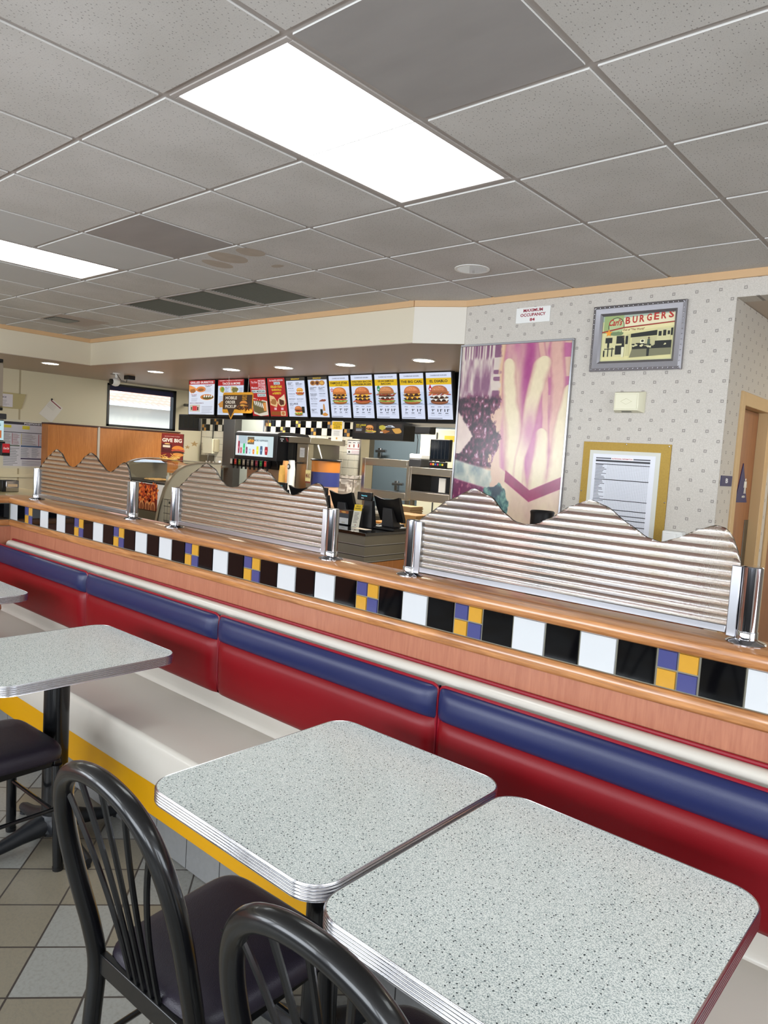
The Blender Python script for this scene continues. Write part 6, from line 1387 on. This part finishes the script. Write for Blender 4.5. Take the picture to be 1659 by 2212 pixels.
p = oy(473, 1014, 6.3); t = thing('dark_bottle', 'dark syrup bottle in front of the grey column', 'bottle', (p.x, 6.3, 1.15)); MB().lathe([(0, .9305), (.055, .9305), (.058, 1.22), (.03, 1.27), (.02, 1.33), (0, 1.33)], (p.x, 6.3, 0), m_black, 18).build('bottle', t); MB().lathe([(0, 1.3305), (.022, 1.3305), (.022, 1.36), (0, 1.36)], (p.x, 6.3, 0), m_white, 14).build('cap', t)

# pass-through cabinets
def passbox(P, hole, Y, depth, lb, back):
    (x0, y0), (x1, y1) = P; a, b = oy(x0, y0, Y), oy(x1, y1, Y); X0, X1, Z1, Z0 = a.x, b.x, a.z, b.z
    c, d_ = oy(hole[0], hole[1], Y), oy(hole[2], hole[3], Y); hx0, hx1, hz1, hz0 = c.x, d_.x, c.z, d_.z
    t = thing('pass_through_cabinet', lb, 'cabinet', (X0, Y, Z0), 'steel pass-through cabinets to the kitchen')
    mb = MB(); Yb = Y+depth
    mb.box(X0, hx0, Y, Yb, Z0, Z1, m_steel); mb.box(hx1, X1, Y, Yb, Z0, Z1, m_steel); mb.box(hx0, hx1, Y, Yb, hz1, Z1, m_steel); mb.box(hx0, hx1, Y, Yb, Z0, hz0, m_steel); mb.build('shell', t, .004)
    if back: bx('back', hx0, hx1, Yb-.02, Yb-.001, hz0, hz1, m_dark, t)
    bx('lip', hx0+.001, hx1-.001, Y+.001, Y+.01, hz0+.0005, hz0+.012, m_alu_b, t)
    for x in (X0+.02, X1-.06): bx('leg', x, x+.04, Y+.02, Y+.06, .93, Z0-.0005, m_steel_d, t)
    return t, (X0, X1, Z0, Z1, hx0, hx1, hz0, hz1)
t, A1 = passbox(((783, 988), (880, 1082)), (789, 1004, 875, 1066), 6.6, .14, 'large stainless pass-through frame with a view of the blue kitchen wall', False)
t, A2 = passbox(((885, 1008), (976, 1090)), (889, 1024, 970, 1070), 6.45, .40, 'lower stainless cabinet with a dark opening, right of the pass-through frame', True)
bx('control_strip', A2[5]-.16, A2[5]-.07, 6.462, 6.475, A2[6]+.02, A2[7]-.02, m_white, t, label='white control strip with small buttons')
def top_of(px_, Y): return A2[3]
z = A2[3]+.0005
p = oy(898, 1000, 6.5); t = thing('receipt_printer', 'boxy printer with a white lid on the steel cabinet', 'printer', (p.x, 6.5, z)); bx('body', p.x-.09, p.x+.09, 6.48, 6.70, z, z+.09, m_dark, t, .008); bx('lid', p.x-.088, p.x+.088, 6.482, 6.69, z+.0905, z+.15, m_white, t, .012)
a, b = oy(927, 995, 6.5), oy(973, 950, 6.5); t = thing('kitchen_monitor', 'black square monitor standing on the right steel cabinet', 'monitor', (a.x, 6.5, z)); bx('cabinet', a.x, b.x, 6.5, 6.55, a.z, b.z, m_black, t, .006)
bx('screen', a.x+.015, b.x-.015, 6.4985, 6.5, a.z+.025, b.z-.015, MATS['dark_screen'], t); bx('stand', a.x+.12, b.x-.12, 6.53, 6.6, z, a.z+.02, m_black, t); bx('foot', a.x+.06, b.x-.06, 6.57, 6.68, z, z+.012, m_black, t)
g = G((a.x+.015, 6.498, a.z+.025), (1, 0, 0), (0, 0, 1)); 
for k in range(1, 5): g.rect((b.x-a.x-.03)*k/5, 0, (b.x-a.x-.03)*k/5+.003, b.z-a.z-.04, (44, 46, 50))
g.build('column_lines', t)
p = oy(943, 1003, 6.45); t = thing('keypad', 'small keypad with a row of coloured keys below the kitchen monitor', 'keypad', (p.x, 6.46, z)); bx('case', p.x-.12, p.x+.12, 6.46, 6.495, z, z+.075, m_black, t, .004)
for k, c in enumerate(((200, 60, 50), (226, 170, 60), (60, 90, 170), (190, 60, 90), (60, 140, 70), (226, 200, 60))): bx('key', p.x-.095+.032*k, p.x-.073+.032*k, 6.455, 6.4595, z+.035, z+.057, mat('key_%d' % k, c, .5), t)
for k, (q, lb) in enumerate(((862, 'left stack of folded brown paper bags under the pass-through'), (886, 'right stack of folded brown paper bags under the pass-through'))):
    p = oy(q, 1100, 6.3); t = thing('paper_bag_stack', lb, 'paper bags', (p.x, 6.3, .93), 'stacks of folded brown paper bags')
    mb = MB()
    for j in range(12): o = random.uniform(-.008, .008); mb.box(p.x-.085+o, p.x+.085+o, 6.20+o, 6.42+o, .9305+.009*j, .9385+.009*j, mat('kraft', (160, 132, 96), .8))
    mb.build('bags', t, smooth=False)
# things deeper in the kitchen
p, q = oy(888, 918, 6.6), oy(928, 938, 6.6); t = thing('ceiling_monitor', 'dark monitor hanging high inside the kitchen, seen from behind', 'monitor', (p.x, 6.6, q.z)); bx('case', p.x, q.x, 6.6, 6.72, q.z, p.z+.01, m_black, t, .01); MB().tube([((p.x+q.x)/2, 6.66, p.z), ((p.x+q.x)/2, 6.66, SZ-.004)], .02, m_black, 10).build('hanger', t)
for k, (px_, py_, lb) in enumerate(((822, 975, 'upper lever shaped latch on the blue kitchen wall'), (858, 1046, 'lower lever shaped latch on the blue kitchen wall'))):
    p = oy(px_, py_, 8.55); t = thing('lever_latch', lb, 'latch', (p.x, 8.55, p.z)); bx('plate', p.x-.06, p.x, 8.55, 8.599, p.z-.10, p.z+.05, m_alu_b, t, .006); MB().tube([(p.x-.05, 8.5, p.z), (p.x+.16, 8.5, p.z+.01)], .022, m_alu_b, 10).build('lever', t); bx('spindle', p.x-.05, p.x-.02, 8.5, 8.55, p.z-.015, p.z+.015, m_alu_b, t)
a, b = oy(905, 1000, 8.0), oy(965, 935, 8.0); t = thing('upright_cooler', 'pale upright cooler inside the kitchen behind the monitor', 'cooler', (a.x, 8, 0)); bx('cabinet', a.x, -3.12, 8.0, 8.58, 0, b.z+.05, m_ivory, t, .01); bx('door_seal', a.x+.28, a.x+.30, 7.995, 8.0, .1, b.z, m_dark, t); bx('warning_label', a.x+.42, a.x+.6, 7.998, 8.0, b.z-.12, b.z-.04, mat('label_yellow', (222, 190, 60), .5), t)
mb = MB(); mb.tube([oy(899, 925, 6.7), oy(903, 950, 6.7), oy(898, 1000, 6.7)], .004, m_black, 6); tag(mb.build('monitor_cable'), 'thin cable drooping from the hanging kitchen monitor', 'cable')
l = bpy.data.lights.new('kitchen_fill_lamp', 'AREA'); l.shape = 'RECTANGLE'; l.size = 1.2; l.size_y = .3; l.energy = 48; l.color = (1, .96, .88)  # fill lamp and its fittings are added out of view to brighten the kitchen
t = thing('kitchen_fill_light', 'unseen fitting added to brighten the inner kitchen', 'ceiling light', (-7.0, 7.7, SZ-.03)); bx('housing', -7.62, -6.38, 7.55, 7.85, SZ-.03, SZ-.005, m_white, t, .004); o = bpy.data.objects.new('kitchen_fill_lamp', l); COL.objects.link(o); o.location = (0, 0, -.01); o.parent = t; t['group'] = 'added kitchen fill lights'
dup(t, (-5.3, 6.35, SZ-.03), 'added kitchen fill light hidden behind the yellow bannered menu screens')
dup(t, (-8.3, 6.35, SZ-.03), 'added kitchen fill light hidden behind the burrito menu screens')

# ================================================================== LEFT DRINKS STATION
t = thing('side_counter', 'beige side counter behind the left arm of the low wall', 'counter', (-7.5, 1.5, 0)); bx('top', -8.25, -6.9, -1.5, 3.25, .965, .9995, mat('beige_laminate', (222, 206, 158), .25), t, .006); bx('base', -8.2, -6.95, -1.45, 3.2, 0, .965, m_orange, t)
p0, p1 = oz(14, 1063, 1.0), oz(43, 1063, 1.0)
t = thing('napkin_dispenser', 'black and chrome napkin dispenser on the beige side counter', 'napkin dispenser', (-7.45, p0.y, 1.0)); y0, y1 = p0.y-.03, p1.y; X = p0.x-.03
hN = ox(30, 1038, X).z-1.0
bx('body', X-.12, X, y0, y1, 1.0005, 1.0+hN, m_black, t, .004); bx('chrome_face', X+.0005, X+.006, y0+.035, y1-.004, 1.004, 1.0+hN-.004, m_chrome, t, .004); bx('napkin_slot', X+.0062, X+.0075, y0+.05, y1-.016, 1.0+hN*.45, 1.0+hN*.68, mat('slot_tan', (206, 176, 140), .5), t)
# beverage tower at the photo's left edge
XB = -7.35
def yz(x, y): p = ox(x, y, XB); return p.y, p.z
t = thing('beverage_tower', 'beverage dispenser with a steel ice bin, cut off by the left edge of the photo', 'drinks machine', (XB, 2.3, 1.0))
def blk(name, x, ya, yb, m, d=0, lb=None, w0=.75):
    y1, z1 = yz(x, ya); _, z0 = yz(x, yb); return bx(name, XB-.6, XB+d, y1-w0, y1, z0, z1, m, t, .006, label=lb)
blk('top_cap', 7, 776, 783, m_black, .01); blk('ice_bin', 8, 783.5, 879, m_steel); blk('seam_band', 6, 880, 887, m_black, .005); blk('dispenser_hood', 12, 894, 906, m_dark, .03)
p = blk('lit_panel_box', 9, 907, 953, m_black, .0); y1, z1 = yz(9, 909); _, z0 = yz(9, 951)
g = G((XB+.0065, y1-.75, z0), (0, 1, 0), (0, 0, 1), .6); g.rect(0, 0, .745, z1-z0, (196, 226, 232)); g.text('MORE HAPPINESS', .2, (z1-z0)*.72, .52, (z1-z0)*.12, (40, 90, 110)); 
for k, c in enumerate(((200, 60, 60), (60, 160, 90), (230, 150, 60), (60, 140, 180))): g.rect(.12+.15*k, .02, .18+.15*k, (z1-z0)*.45, c)
g.rect(.70, .02, .725, (z1-z0)*.5, (196, 110, 60)); g.build('lit_panel', p)
blk('panel_foot', 10, 954, 960, m_black, .02); blk('back_panel', 4, 961, 1052, m_steel_d, -.25); 
y1, z1 = yz(13, 958); _, z0 = yz(13, 984); vv_ = bx('valve', XB, XB+.10, y1-.075, y1, z0, z1, m_black, t, .004); g = G((XB+.1005, y1-.07, z0+.03), (0, 1, 0), (0, 0, 1)); g.rect(0, 0, .064, z1-z0-.03, (196, 30, 40)); g.text('Coca-Cola', .006, .032, .052, .022, (240, 226, 226), .2); g.build('flavour_label', vv_)
dz = dict(); bx('drip_tray', XB-.6, XB+.12, 1.9, 2.72, 1.0005, 1.03, m_steel, t, .004)
